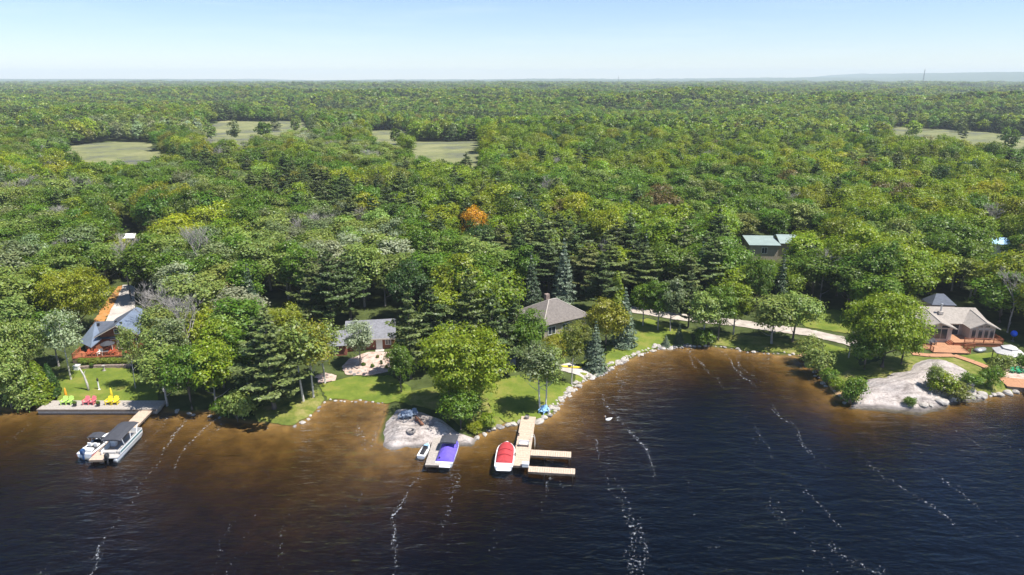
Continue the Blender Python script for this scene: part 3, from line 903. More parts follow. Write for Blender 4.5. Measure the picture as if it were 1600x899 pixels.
# left shore
T('maple1', 18, 636, 9.5, 8.0, 'pale', 'broad pale green tree at the water beside the long boardwalk')
T('ash2', -30, 628, 12, 8, 'green', 'green tree on the shore beyond the boardwalk end')
T('cedar0', 66, 632, 7.5, 4.2, 'maple', 'bright conical cedar at the end of the boardwalk')
T('bush1', 40, 639, 4.6, 5.0, 'pale', 'low pale shrub overhanging the water by the boardwalk cedar')
T('cedar0', 83, 621, 6.0, 2.6, 'deep', 'dark slim cedar beside the boardwalk lawn')
T('maple3', 40, 598, 12, 8.5, 'pale', 'pale leafy tree left of the blue-roofed cottage')
T('birch0', 111, 594, 13.5, 6.0, 'silver', 'silvery birch with a white trunk on the cottage lawn')
T('birch2', 212, 607, 12.0, 3.6, 'pale', 'thin leaning white birch at the lawn edge by the blue-roofed cottage')
T('ash0', 92, 572, 11, 6, 'green', 'green tree close behind the silvery lawn birch')
# thicket between the first two cottages
T('birch1', 256, 612, 12.0, 6.0, 'pale', 'pale birch in the shore thicket beside the dock root')
T('ash1', 262, 634, 10.5, 7.0, 'pale', 'pale green tree overhanging the water next to the boardwalk')
T('maple0', 300, 640, 11.0, 8.0, 'green', 'green rounded tree overhanging the water in the shore thicket')
T('ash0', 338, 640, 11.5, 7.0, 'maple', 'bright green tree at the water in the shore thicket')
T('birch2', 278, 606, 13.5, 6.5, 'grey', 'grey-green thin tree in the shore thicket')
T('bare0', 302, 590, 15.0, 6.0, 'grey', 'leafless grey tree standing in the shore thicket')
T('maple2', 350, 606, 12.0, 9.0, 'maple', 'yellow-green maple behind the shore thicket')
T('ash2', 252, 576, 12.0, 6.0, 'pale', 'pale tree right of the blue-roofed cottage')
T('maple1', 322, 572, 11.0, 8.0, 'lime', 'lime green tree behind the leafless grey tree')
T('bush0', 374, 657, 5.2, 5.4, 'pale', 'pale rounded shrub at the water beside the grassy point')
T('bush2', 352, 650, 3.2, 3.6, 'green', 'low green shrub at the water by the pale rounded shrub')
T('pine0', 428, 640, 16.5, 12.0, 'pine_lt', 'tall soft white pine on the grassy point')
T('pine1', 408, 618, 13.5, 9.0, 'pine', 'dark pine close behind the tall pine on the grassy point')
T('ash1', 388, 610, 11.5, 7.5, 'green', 'green tree left of the tall pine on the grassy point')
T('birch1', 474, 628, 14.5, 8.0, 'pale', 'pale multi-branched birch beside the grassy point')
T('birch0', 490, 622, 14.0, 7.0, 'yellow', 'yellow-green birch beside the bright mown lawn')
T('birch2', 508, 600, 12.0, 7.0, 'pale', 'pale birch beside the small gravel bed')
T('maple3', 452, 545, 9.0, 6.5, 'lime', 'round lime green tree beside the grass clearing')
T('spruce0', 366, 535, 12.0, 5.5, 'rust', 'brown-tipped spruce, taller of a pair')
T('spruce1', 350, 540, 9.5, 4.6, 'rust', 'brown-tipped spruce, shorter of a pair')
T('spruce1', 398, 520, 14.0, 6.0, 'spruce', 'dark spruce beside the grass clearing')
T('ash0', 563, 572, 8.8, 5.6, 'silver', 'pale feathery tree in front of the grey-roofed cottage')
T('maple2', 627, 613, 8.8, 4.8, 'green', 'small neat maple standing on the bright mown lawn')
# point with the big maple
T('bigmaple0', 728, 644, 15.0, 14.5, 'maple', 'big spreading bright green maple behind the rock slab')
T('maple0', 702, 632, 8.0, 7.0, 'maple', 'lower bright green maple leaning over the rock slab')
T('maple3', 720, 671, 6.6, 6.6, 'green', 'round green young maple at the foot of the rock slab')
T('bush1', 762, 668, 2.6, 2.8, 'maple', 'small bright shrub on the stones between the two docks')
T('bush2', 742, 676, 1.8, 2.4, 'lime', 'low lime shrub on the end of the rock slab')
T('pine1', 642, 592, 15.5, 9.0, 'pine_lt', 'feathery pine beside the white cottage door')
T('pine2', 676, 575, 16.0, 9.0, 'pine', 'dark pine behind the big spreading maple')
T('pine0', 770, 590, 15.5, 9.0, 'pine', 'dark pine right of the big spreading maple')
T('pine2', 735, 560, 17.0, 9.0, 'pine_lt', 'tall light pine between the two grey roofs')
T('pine1', 805, 560, 12.0, 7.5, 'pine', 'dark pine at the small stone patio')
T('maple0', 826, 572, 11.0, 7.0, 'green', 'green maple in front of the hip-roofed house')
T('birch1', 843, 642, 12.0, 6.6, 'grey', 'thin grey-green birch at the dock head, paired')
T('birch0', 853, 640, 11.5, 6.0, 'pale', 'thin pale birch beside the light blue chair')
T('birch2', 893, 600, 11.5, 4.6, 'olive', 'slim olive birch at the end of the concrete path')
T('maple2', 866, 572, 6.0, 5.5, 'yellow', 'yellow-green small tree below the hip-roofed house')
T('spruce1', 929, 577, 9.0, 4.4, 'blue', 'blue-grey spruce on the sweeping lawn')
T('maple0', 946, 548, 10.5, 8.6, 'yellow', 'mustard green rounded tree beside the hip-roofed house')
T('spruce0', 974, 540, 11.5, 5.6, 'blue', 'pale blue-green spruce beside the mustard green tree')
T('cedar0', 962, 486, 9.0, 4.2, 'maple', 'bright green narrow cedar behind the hip-roofed house')
T('spruce0', 1060, 538, 4.4, 2.2, 'spruce', 'small dark spruce on the sweeping lawn by the water')
T('spruce1', 1040, 541, 2.3, 1.9, 'blue', 'tiny blue spruce on the sweeping lawn by the water')
T('bush0', 797, 480, 6.5, 4.0, 'purple', 'dark purple-leaved shrub behind the hip-roofed house')
T('spruce0', 880, 468, 14.0, 6.4, 'blue', 'pale spruce behind the hip roof, right one')
T('spruce1', 830, 480, 12.5, 5.8, 'spruce', 'dark spruce left of the hip roof')
T('bare1', 938, 452, 12.0, 2.6, 'grey', 'tall white dead snag behind the hip-roofed house')
# along the gravel road and bay
for i, (px, py, h, w, k, t, lb) in enumerate([
        (1004, 510, 9.5, 5.5, 'ash2', 'green', 'green tree at the start of the gravel road'),
        (1028, 516, 11.0, 5.5, 'ash0', 'green', 'slender green tree beside the sweeping lawn, outer of three'),
        (1047, 518, 12.0, 5.5, 'ash1', 'grey', 'grey-green slender tree beside the sweeping lawn, inner of three'),
        (1075, 512, 13.0, 6.0, 'pine1', 'pine', 'narrow pine beside the gravel road'),
        (1098, 536, 11.0, 7.0, 'ash1', 'pale', 'pale green tree on the bay shore beside a round shrub'),
        (1122, 532, 11.5, 7.0, 'maple2', 'green', 'green tree on the bay shore near the gravel road'),
        (1146, 524, 11.5, 6.5, 'ash0', 'maple', 'bright green tree between the bay and gravel road'),
        (1205, 538, 10.0, 9.0, 'ash2', 'pale', 'wide pale tree on the grass strip by the bay'),
        (1238, 535, 10.5, 10.0, 'maple1', 'pale', 'wide feathery tree beside the sunny square lawn'),
        (1180, 488, 13.0, 7.0, 'maple3', 'green', 'deep green tree behind the gravel road'),
        (1216, 482, 13.0, 5.0, 'spruce0', 'spruce', 'dark spruce behind the gravel road')]):
    T(k, px, py, h, w, t, lb)
T('bush1', 1100, 540, 3.8, 4.2, 'green', 'round green shrub on the bay shore')
T('bush0', 1276, 586, 5.4, 5.4, 'pale', 'tall pale shrub at the bay corner')
T('bush2', 1262, 568, 5.6, 4.6, 'pale', 'feathery pale shrub beside the small lawn below the drive')
T('bush1', 1296, 600, 3.0, 3.4, 'green', 'green shrub above the brown sand strip')
T('bush2', 1308, 610, 2.2, 2.6, 'maple', 'small bright shrub above the brown sand strip')
T('birch1', 1326, 560, 12.0, 4.6, 'maple', 'slim bright green tree beside the big tree on the bare rock')
T('bigmaple1', 1378, 574, 14.0, 14.0, 'maple', 'big bright green tree in front of the beige house')
T('maple0', 1350, 578, 8.0, 8.0, 'green', 'lower green tree at the edge of the bare rock')
T('maple3', 1408, 570, 8.0, 8.0, 'maple', 'lower bright tree next to the wooden deck')
T('bush0', 1331, 630, 4.6, 4.2, 'green', 'green shrub at the waterline corner of the bare rock')
T('bush1', 1467, 614, 4.2, 4.6, 'maple', 'largest leafy shrub on the bare rock')
T('birch2', 1456, 612, 5.2, 2.6, 'pale', 'thin sapling beside the largest shrub on the bare rock')
T('bush2', 1496, 625, 3.0, 4.4, 'olive', 'olive shrub at the waterline of the bare rock')
T('bush0', 1515, 602, 2.2, 3.8, 'green', 'low flat green shrub on the bare rock')
T('bush1', 1421, 634, 1.7, 2.0, 'green', 'tiny round shrub at the waterline of the bare rock')
T('bush2', 1546, 606, 4.0, 3.6, 'green', 'upright green shrub beside the boardwalk on the rock')
T('bush0', 1562, 586, 3.8, 4.2, 'pale', 'pale shrub between the boardwalk and gazebo')
T('bush1', 1594, 578, 3.4, 3.0, 'green', 'green shrub beside the green garden chairs')
# distinct trees of the nearer forest
T('bigmaple0', 128, 520, 14.0, 13.0, 'lime', 'big yellow-green maple behind the blue-roofed cottage')
T('maple0', 78, 510, 13.0, 9.0, 'maple', 'bright maple left of the big yellow-green maple')
T('ash1', 282, 500, 13.0, 8.0, 'silver', 'silvery grey-leaved tree behind the shore thicket')
T('bare0', 322, 470, 17.0, 7.0, 'grey', 'tall leafless tree behind the silvery grey-leaved tree')
T('bare1', 205, 470, 15.0, 7.0, 'grey', 'leafless tree beside the concrete driveway')
T('bare1', 232, 540, 12.0, 5.0, 'grey', 'leafless tree right of the metal cottage roof')
T('maple3', 748, 418, 13.0, 9.5, 'deep', 'dark green tree with an orange crown behind it')
T('maple2', 742, 404, 15.0, 9.0, 'orange', 'orange-leaved tree top in the forest')
T('pine2', 520, 520, 17.0, 10.0, 'pine', 'big dark pine left behind the grey-roofed cottage')
T('pine0', 490, 515, 16.0, 9.5, 'pine_lt', 'broad light pine behind the yellow-green birch')
T('pine1', 548, 500, 15.0, 9.0, 'pine', 'dark pine over the grey roof')
T('maple0', 640, 500, 13.0, 9.5, 'deep', 'deep green maple right behind the grey-roofed cottage')
T('maple3', 575, 470, 12.5, 9.0, 'maple', 'bright green tree behind the grey roof')
T('ash2', 905, 552, 6.5, 5.0, 'olive', 'olive small tree against the wall of the hip-roofed house')
T('maple3', 876, 556, 5.0, 4.6, 'lime', 'lime small tree under the hip roof')
N_HERO = len(TREES)

# ------------------------------------------------------------------ forest filler
FRONT = [(-400, 600), (68, 600), (70, 545), (122, 540), (124, 478), (206, 470), (224, 560), (250, 580), (400, 585), (405, 545), (520, 540), (524, 500), (640, 500), (645, 545), (840, 540),
         (845, 470), (930, 468), (935, 500), (990, 496), (995, 484), (1180, 486), (1320, 480), (1330, 520), (1420, 520), (1425, 470), (1556, 472), (1562, 540), (1620, 545), (2200, 545)]
fx_, fy_ = zip(*FRONT)
def jitter_grid(y0, y1, sp, side=0.80, pad=25):
    xs, ys = [], []
    y = y0; row = 0
    while y < y1:
        hw = y * side + pad
        x = np.arange(-hw, hw, sp) + (row % 2) * sp * .5
        xs.append(x + RNG.uniform(-.38, .38, len(x)) * sp); ys.append(y + RNG.uniform(-.38, .38, len(x)) * sp)
        y += sp * .9; row += 1
    return np.concatenate(xs), np.concatenate(ys)

def patch(x, y, f, ph):
    return np.sin(x * f + ph) * np.cos(y * f * 1.15 - ph * 1.7) + 0.6 * np.sin((x + y) * f * 1.9 + ph * 2) 

def species(x, y, px, py, rg):
    """species and colour of a forest tree by where it grows"""
    p = .8 * patch(x, y, .04, .7) + .7 * patch(x, y, .012, 2.0); q = patch(x, y, .03, 2.9) + .6 * patch(x, y, .009, 1.1)
    u = rg.random()
    right = min(1, max(0, (px - 500) / 500))
    if py < 205:                                            # far woods: mixed, darker
        return ('pine', 'pine_lt' if u < .5 else 'pine') if p > .2 + .5 * rg.random() else ('maple', 'green' if u < .5 else ('maple' if u < .85 else 'olive'))
    if p > .8 + .5 * (1 - right) + .75 * rg.normalvariate(0, 1):
        return ('spruce', 'spruce') if u < .16 else ('pine', 'pine_lt' if u < .62 else 'pine')
    if right < .25:
        if u < .05: return ('bare', 'grey')
        if q > .7: return ('ash', 'silver' if u < .3 else 'pale')
        if q > -.1: return ('ash', ('green', 'grey', 'green', 'pale')[int(u * 3.99)])
        return ('maple', ('maple', 'green', 'lime', 'green', 'olive')[int(u * 4.99)])
    if u < .012: return ('bare', 'grey')
    if u < .025: return ('maple', 'rust')
    if q > .75: return ('ash', 'pale' if u < .25 else 'green')
    if q > -.2: return ('maple', 'maple' if u < .74 else ('green' if u < .9 else 'lime'))
    return ('maple', 'green' if u < .45 else ('deep' if u < .6 else 'maple'))

SIZE = {'maple': (10.0, 17.5, 8.5, 14.5), 'ash': (11.5, 16, 7, 10), 'pine': (12, 17.5, 9.0, 13.0), 'spruce': (9, 15, 4.6, 6.4), 'bare': (12, 15, 6, 8)}
NVAR = {'maple': 4, 'ash': 3, 'pine': 3, 'spruce': 2, 'bare': 2}
rgf = random.Random(5)
near = []
gx, gy = jitter_grid(98, 440, 6.6)
ok = ~in_clear(gx, gy, 2.0) & (sdist(gx, gy) > 6)
for x, y in zip(gx[ok], gy[ok]):
    px, py, d = proj(x, y, float(H(x, y)))
    if px < -160 or px > 1760 or py > np.interp(px, fx_, fy_): continue
    sp, ti = species(x, y, px, py, rgf)
    lo, hi, w0, w1 = SIZE[sp]
    h, w = rgf.uniform(lo, hi), rgf.uniform(w0, w1)
    if y < 200: h *= .92
    for f_ in (1, .75, .55, 0):
        if not f_ or not blocks(x, y, h * f_, w * (.4 + .6 * f_)): break
    if not f_: continue
    h, w = h * f_, w * (.4 + .6 * f_)
    bad = False
    for (tx, ty, tr) in TREES[:N_HERO]:
        if (tx - x) ** 2 + (ty - y) ** 2 < (tr * .55 + 1.6) ** 2: bad = True; break
    if bad: continue
    near.append((y, x, sp, ti, h, w, px))
near.sort()
ADJ = {'maple': 'bright green', 'green': 'mid green', 'deep': 'deep green', 'lime': 'yellow-green', 'pale': 'pale green', 'silver': 'silvery', 'olive': 'olive', 'grey': 'grey-green',
       'pine': 'dark', 'pine_lt': 'light green', 'spruce': 'dark', 'rust': 'rusty brown'}
NOUN = {'maple': 'rounded broadleaf tree', 'ash': 'upright broadleaf tree', 'pine': 'pine', 'spruce': 'conical spruce', 'bare': 'leafless tree'}
def zone(px):
    if px < 110: return 'left of the concrete driveway'
    if px < 290: return 'behind the blue-roofed cottage'
    if px < 470: return 'behind the shore thicket'
    if px < 650: return 'behind the grey-roofed cottage'
    if px < 820: return 'behind the big spreading maple'
    if px < 1000: return 'behind the hip-roofed house'
    if px < 1160: return 'behind the gravel road'
    if px < 1330: return 'around the low tan building'
    return 'behind the beige house'
count, rest = {}, []
for (y, x, sp, ti, h, w, px) in near:
    nm = LONG[sp]
    lim = 300 - sum(1 for o in [] ) 
    vis = -40 < px < 1640
    if vis and count.get(nm, 0) < (215 if nm == 'broadleaf_tree' else 170):
        count[nm] = count.get(nm, 0) + 1
        a = 'grey' if sp == 'bare' else ADJ[ti]
        lo, hi = SIZE[sp][:2]; t_ = (h - lo * .92) / (hi - lo * .92)
        a = ('tall ' if t_ > .66 else ('low ' if t_ < .33 else '')) + a
        lb = '%s %s %s %s' % (a, NOUN[sp], 'at the forest front' if sdist(x, y) < 62 else 'deeper in the forest', zone(px))
        plant(sp + str(rgf.randrange(NVAR[sp])), x, y, h, w, jit(TINT[ti], rgf), lb, lb.replace(' in ', 's in ').replace('trees', 'tree').replace('tree', 'trees', 1) if False else 'forest trees: ' + lb)
    else:
        rest.append((x, y, sp, ti, h, w, 0))

# the wood beyond, too many to count: one object of points, each carrying a tree
def far_band(y0, y1, sp, lod, grow, side=0.82):
    gx, gy = jitter_grid(y0, y1, sp, side, 30)
    ok = ~in_clear(gx, gy, 3.0) | (RNG.random(len(gx)) < .012)
    gx, gy = gx[ok], gy[ok]
    hz = H(gx, gy)
    for x, y, z in zip(gx, gy, hz):
        px, py, d = proj(x, y, z)
        if px < -60 or px > 1660: continue
        s_, ti = species(x, y, px, py, rgf)
        if s_ == 'bare' and lod > 1: s_, ti = 'ash', 'grey'
        lo, hi, w0, w1 = SIZE[s_]
        rest.append((x, y, s_, ti, rgf.uniform(lo, hi) * (grow ** .35), rgf.uniform(w0, w1) * grow, lod))
far_band(440, 900, 7.6, 1, 1.05)
far_band(900, 2300, 12.0, 2, 1.3)
far_band(2300, 5200, 24.0, 2, 2.2)

LODM = {}
def lod_obj(key, me, mat):
    me.materials.append(MATS[mat])
    o = bpy.data.objects.new('tree_form', me); LODM[key] = o
for i in range(2):
    lod_obj(('maple', 1, i), broad_crown(121 + i, 12, 10, .12, 1300, 13, 1.05, .42, 1.0, .5), 'leaf')
    lod_obj(('ash', 1, i), broad_crown(131 + i, 13, 6.6, .12, 1000, 13, .95, .38, 1.0, .45), 'leaf')
    lod_obj(('pine', 1, i), pine_crown(151 + i, 17, 8.6, .15, 11, 1.25, .42), 'needle')
    lod_obj(('spruce', 1, i), spruce_crown(161 + i, 12, 4.8, .05, .9, 600), 'needle')
    lod_obj(('maple', 2, i), broad_crown(221 + i, 12, 10, .10, 460, 9, 2.1, .45, 1.0, .5), 'leaf')
    lod_obj(('ash', 2, i), broad_crown(231 + i, 13, 6.6, .10, 340, 9, 1.8, .4, 1.0, .5), 'leaf')
    lod_obj(('pine', 2, i), pine_crown(251 + i, 17, 8.6, .12, 8, 2.3, .22), 'needle')
    lod_obj(('spruce', 2, i), spruce_crown(261 + i, 12, 4.8, .05, 1.6, 200), 'needle')
for k in PROTO:                                            # full crowns for the nearer filler
    b = k.rstrip('0123456789')
    if b in NVAR:
        o = bpy.data.objects.new('tree_form', PROTO[k][0]); LODM[(b, 0, int(k[-1]))] = o
KEYS = list(LODM); KID = {k: i for i, k in enumerate(KEYS)}
NV = {}
for k in KEYS: NV[k[:2]] = max(NV.get(k[:2], 0), k[2] + 1)
PH = {'maple': (12, 10), 'ash': (13, 6.6), 'pine': (17, 8.6), 'spruce': (12, 4.8), 'bare': (13, 5)}
rest = [r_ if (r_[2], r_[6]) in NV else (r_[0], r_[1], 'ash', 'grey', r_[4], r_[5], r_[6]) for r_ in rest]
NP = len(rest)
co = np.zeros((NP, 3), np.float32); rot = np.zeros((NP, 3), np.float32); scl = np.zeros((NP, 3), np.float32); tin = np.ones((NP, 4), np.float32); kid = np.zeros(NP, np.int32)
co[:, 0] = [r_[0] for r_ in rest]; co[:, 1] = [r_[1] for r_ in rest]; co[:, 2] = H(co[:, 0], co[:, 1]) - .1
rot[:, 2] = RNG.uniform(0, 6.28, NP)
for i, (x, y, s_, ti, h, w, lod) in enumerate(rest):
    ph, pw = PH[s_]
    scl[i] = (w / pw, w / pw, h / ph)
    tin[i, :3] = jit(TINT[ti], rgf, .2)
    kid[i] = KID[(s_, lod, rgf.randrange(NV[(s_, lod)]))]
fme = bpy.data.meshes.new('forest')
fme.vertices.add(NP); fme.vertices.foreach_set('co', co.ravel())
for nm, ty, arr, fld in (('rot', 'FLOAT_VECTOR', rot, 'vector'), ('scl', 'FLOAT_VECTOR', scl, 'vector'), ('tint', 'FLOAT_COLOR', tin, 'color'), ('kind_id', 'INT', kid, 'value')):
    at = fme.attributes.new(nm, ty, 'POINT'); at.data.foreach_set(fld, arr.ravel())
forest = link('forest', fme)
tag(forest, 'endless mixed green forest reaching back to the horizon', 'forest', kind='stuff')
ng = bpy.data.node_groups.new('forest_trees', 'GeometryNodeTree')
ng.interface.new_socket('Geometry', in_out='INPUT', socket_type='NodeSocketGeometry')
ng.interface.new_socket('Geometry', in_out='OUTPUT', socket_type='NodeSocketGeometry')
gi = ng.nodes.new('NodeGroupInput'); go = ng.nodes.new('NodeGroupOutput'); jn = ng.nodes.new('GeometryNodeJoinGeometry')
def named(n_, dt):
    q = ng.nodes.new('GeometryNodeInputNamedAttribute'); q.data_type = dt; q.inputs['Name'].default_value = n_; return q.outputs['Attribute']
a_rot, a_scl, a_kid = named('rot', 'FLOAT_VECTOR'), named('scl', 'FLOAT_VECTOR'), named('kind_id', 'INT')
for k in KEYS:
    if not (kid == KID[k]).any(): continue
    cmpn = ng.nodes.new('FunctionNodeCompare'); cmpn.data_type = 'INT'; cmpn.operation = 'EQUAL'
    ng.links.new(a_kid, cmpn.inputs[2]); cmpn.inputs[3].default_value = KID[k]
    oi = ng.nodes.new('GeometryNodeObjectInfo'); oi.inputs['Object'].default_value = LODM[k]; oi.inputs['As Instance'].default_value = False
    ip = ng.nodes.new('GeometryNodeInstanceOnPoints')
    ng.links.new(gi.outputs[0], ip.inputs['Points']); ng.links.new(cmpn.outputs[0], ip.inputs['Selection'])
    ng.links.new(oi.outputs['Geometry'], ip.inputs['Instance'])
    ng.links.new(a_rot, ip.inputs['Rotation']); ng.links.new(a_scl, ip.inputs['Scale'])
    ng.links.new(ip.outputs[0], jn.inputs[0])
ng.links.new(jn.outputs[0], go.inputs[0])
md = forest.modifiers.new('trees', 'NODES'); md.node_group = ng
print('individual trees', len(TREES), 'filler', NP, count)

# rock slabs
def rock_material(name, c1, c2, c3):
    m, n, l, p = new_mat(name)
    tc = n.new('ShaderNodeNewGeometry')
    a = nd(n, 'ShaderNodeTexNoise', Scale=0.45, Detail=9.0, Roughness=0.7, Distortion=0.6); l.new(tc.outputs['Position'], a.inputs['Vector'])
    r1 = n.new('ShaderNodeValToRGB'); e = r1.color_ramp.elements
    e[0].position = 0.3; e[0].color = (*c1, 1); e[1].position = 0.72; e[1].color = (*c3, 1); e.new(0.48).color = (*c2, 1)
    l.new(a.outputs['Fac'], r1.inputs['Fac'])
    # long joints and lichen
    mp = n.new('ShaderNodeMapping'); mp.inputs['Scale'].default_value = (0.35, 1.0, 1); mp.inputs['Rotation'].default_value = (0, 0, .5)
    v = nd(n, 'ShaderNodeTexVoronoi', Scale=0.42); v.feature = 'DISTANCE_TO_EDGE'
    l.new(a.outputs['Color'], mp.inputs['Location']); l.new(tc.outputs['Position'], mp.inputs['Vector']); l.new(mp.outputs['Vector'], v.inputs['Vector'])
    vr = nd(n, 'ShaderNodeMapRange'); vr.inputs['From Max'].default_value = 0.022; vr.inputs['To Min'].default_value = 0.5
    wv = nd(n, 'ShaderNodeTexNoise', Scale=0.25, Detail=2.0); l.new(tc.outputs['Position'], wv.inputs['Vector'])
    wk = nd(n, 'ShaderNodeMapRange'); wk.inputs['From Min'].default_value = 0.42; wk.inputs['From Max'].default_value = 0.58; wk.inputs['To Min'].default_value = 0.06; wk.inputs['To Max'].default_value = 0.0; l.new(wv.outputs['Fac'], wk.inputs['Value'])
    wa = nd(n, 'ShaderNodeMath'); l.new(v.outputs['Distance'], wa.inputs[0]); l.new(wk.outputs['Result'], wa.inputs[1]); l.new(wa.outputs[0], vr.inputs['Value'])
    b = nd(n, 'ShaderNodeTexNoise', Scale=3.0, Detail=6.0, Roughness=0.75); l.new(tc.outputs['Position'], b.inputs['Vector'])
    br = nd(n, 'ShaderNodeMapRange'); br.inputs['From Min'].default_value = 0.3; br.inputs['From Max'].default_value = 0.7; br.inputs['To Min'].default_value = 0.62; br.inputs['To Max'].default_value = 1.18; l.new(b.outputs['Fac'], br.inputs['Value'])
    mu = nd(n, 'ShaderNodeMath'); mu.operation = 'MULTIPLY'; l.new(vr.outputs['Result'], mu.inputs[0]); l.new(br.outputs['Result'], mu.inputs[1])
    hs = n.new('ShaderNodeHueSaturation'); l.new(r1.outputs['Color'], hs.inputs['Color'])
    sx = n.new('ShaderNodeSeparateXYZ'); l.new(tc.outputs['Position'], sx.inputs[0])
    wet = nd(n, 'ShaderNodeMath'); wet.operation = 'MULTIPLY_ADD'; l.new(b.outputs['Fac'], wet.inputs[0]); wet.inputs[1].default_value = -0.35; l.new(sx.outputs['Z'], wet.inputs[2])
    wr = nd(n, 'ShaderNodeMapRange'); wr.inputs['From Min'].default_value = -0.08; wr.inputs['From Max'].default_value = 0.16; wr.inputs['To Min'].default_value = 0.38; l.new(wet.outputs[0], wr.inputs['Value'])
    ms = n.new('ShaderNodeMapping'); ms.inputs['Scale'].default_value = (0.22, 1.3, 1.0); ms.inputs['Rotation'].default_value = (0, 0, -.45); l.new(tc.outputs['Position'], ms.inputs['Vector'])
    st = nd(n, 'ShaderNodeTexNoise', Scale=0.8, Detail=7.0, Roughness=0.65); l.new(ms.outputs['Vector'], st.inputs['Vector'])
    sr = nd(n, 'ShaderNodeMapRange'); sr.inputs['From Min'].default_value = 0.34; sr.inputs['From Max'].default_value = 0.52; sr.inputs['To Min'].default_value = 0.5; l.new(st.outputs['Fac'], sr.inputs['Value'])
    m3 = nd(n, 'ShaderNodeMath'); m3.operation = 'MULTIPLY'; l.new(mu.outputs[0], m3.inputs[0]); l.new(wr.outputs['Result'], m3.inputs[1])
    m4 = nd(n, 'ShaderNodeMath'); m4.operation = 'MULTIPLY'; l.new(m3.outputs[0], m4.inputs[0]); l.new(sr.outputs['Result'], m4.inputs[1])
    l.new(m4.outputs[0], hs.inputs['Value'])
    l.new(hs.outputs['Color'], p.inputs['Base Color'])
    bp = nd(n, 'ShaderNodeBump', Strength=0.8, Distance=0.2); l.new(m4.outputs[0], bp.inputs['Height']); l.new(bp.outputs['Normal'], p.inputs['Normal'])
    p.inputs['Roughness'].default_value = 0.9
    MATS[name] = m
rock_material('granite', (0.20, 0.165, 0.145), (0.46, 0.40, 0.365), (0.60, 0.55, 0.515))
def fat(poly, k):
    c = poly.mean(0); return c + (poly - c) * k
for poly, fn, lb in ((ROCK_A_POLY, ROCKS[0], 'pale granite slab sloping into the lake below the big maple'), (ROCK_B_POLY, ROCKS[1], 'wide bare granite outcrop below the beige house')):
    o = link('rock_outcrop', sheet_mesh('rock_outcrop', fat(poly, 1.05), fn, .55, .5, .15), MATS['granite'])
    tag(o, lb, 'rock', kind='structure')
# ------------------------------------------------------------------ building materials
plain('roof_slate', (0.085, 0.098, 0.125), .8, .25, 1.4, .01, stretch=(1, 4, 1))
plain('roof_metal', (0.24, 0.29, 0.37), .38, .12, .5, metal=.35)
plain('roof_grey', (0.19, 0.19, 0.205), .9, .22, 2.5, .015)
plain('roof_brown', (0.165, 0.145, 0.13), .9, .22, 2.5, .015)
plain('roof_taupe', (0.31, 0.275, 0.24), .9, .18, 2.2, .015)
plain('roof_pale', (0.25, 0.31, 0.29), .5, .1, .6)
plain('cedar_wall', (0.24, 0.085, 0.04), .75, .3, 1.2, .01, stretch=(.4, .4, 6))
plain('brick_wall', (0.27, 0.095, 0.06), .85, .3, 2.0, .01, stretch=(1, 1, 4))
plain('beige_wall', (0.42, 0.36, 0.31), .85, .12, 1.0, stretch=(6, 6, .5))
plain('tan_wall', (0.36, 0.31, 0.24), .85, .12, 1.0)
plain('stone_wall', (0.25, 0.19, 0.16), .95, .4, 2.6, .05)
plain('trim', (0.45, 0.40, 0.35), .6, .08, 2)
plain('white_paint', (0.76, 0.75, 0.72), .5, .06, 2)
plain('white_gel', (0.78, 0.78, 0.78), .25, .04, 1)
plain('deck_orange', (0.42, 0.215, 0.115), .75, .25, 1.2, stretch=(.6, 8, 1))
plain('deck_red', (0.33, 0.11, 0.05), .75, .25, 1.5)
plain('dock_wood', (0.50, 0.385, 0.29), .85, .22, 1.3, stretch=(3, 3, 1))
plain('dock_grey', (0.37, 0.33, 0.29), .9, .25, 1.3, stretch=(3, 3, 1))
plain('dock_frame', (0.16, 0.12, 0.09), .9, .3, 1.5)
plain('log', (0.21, 0.10, 0.06), .9, .3, 3)
plain('black', (0.025, 0.025, 0.028), .5, .2, 3)
plain('dark_canvas', (0.050, 0.052, 0.062), .85, .15, 2)
plain('steel', (0.55, 0.56, 0.58), .3, .08, 2, metal=.9)
plain('alu', (0.50, 0.51, 0.52), .35, .1, 2, metal=.6)
plain('purple_canvas', (0.125, 0.085, 0.47), .8, .16, 1.6, .06)
plain('red_canvas', (0.40, 0.04, 0.045), .8, .16, 1.6, .06)
plain('red_gel', (0.30, 0.02, 0.03), .3, .05, 1)
plain('seat_vinyl', (0.42, 0.40, 0.38), .6, .1, 2)
plain('blue_cowl', (0.02, 0.06, 0.16), .3, .1, 2)
plain('green_stripe', (0.03, 0.12, 0.13), .4, .1, 2)
plain('stone', (0.36, 0.32, 0.28), .95, .35, 2.2, .06, col2=(0.52, 0.48, 0.43))
plain('stone_dark', (0.22, 0.20, 0.19), .95, .35, 1.6, .04)
plain('tent_grey', (0.47, 0.45, 0.43), .85, .1, 2)
plain('terracotta', (0.36, 0.13, 0.06), .85, .2, 3)
for nm, c in (('lime', (0.42, 0.62, 0.14)), ('pink', (0.62, 0.16, 0.18)), ('yellow', (0.72, 0.56, 0.03)), ('blue_grey', (0.20, 0.25, 0.33)), ('red_wood', (0.42, 0.09, 0.04)),
              ('plastic_green', (0.05, 0.36, 0.17)), ('sky_blue', (0.30, 0.52, 0.75)), ('charcoal', (0.10, 0.10, 0.11)), ('orange', (0.75, 0.33, 0.02)), ('bright_blue', (0.02, 0.12, 0.75)), ('hot_pink', (0.75, 0.12, 0.4)), ('chalk', (0.7, 0.7, 0.66))):
    plain(nm, c, .55, .08, 3)
gm, gn, gl_, gpn = new_mat('window_glass')
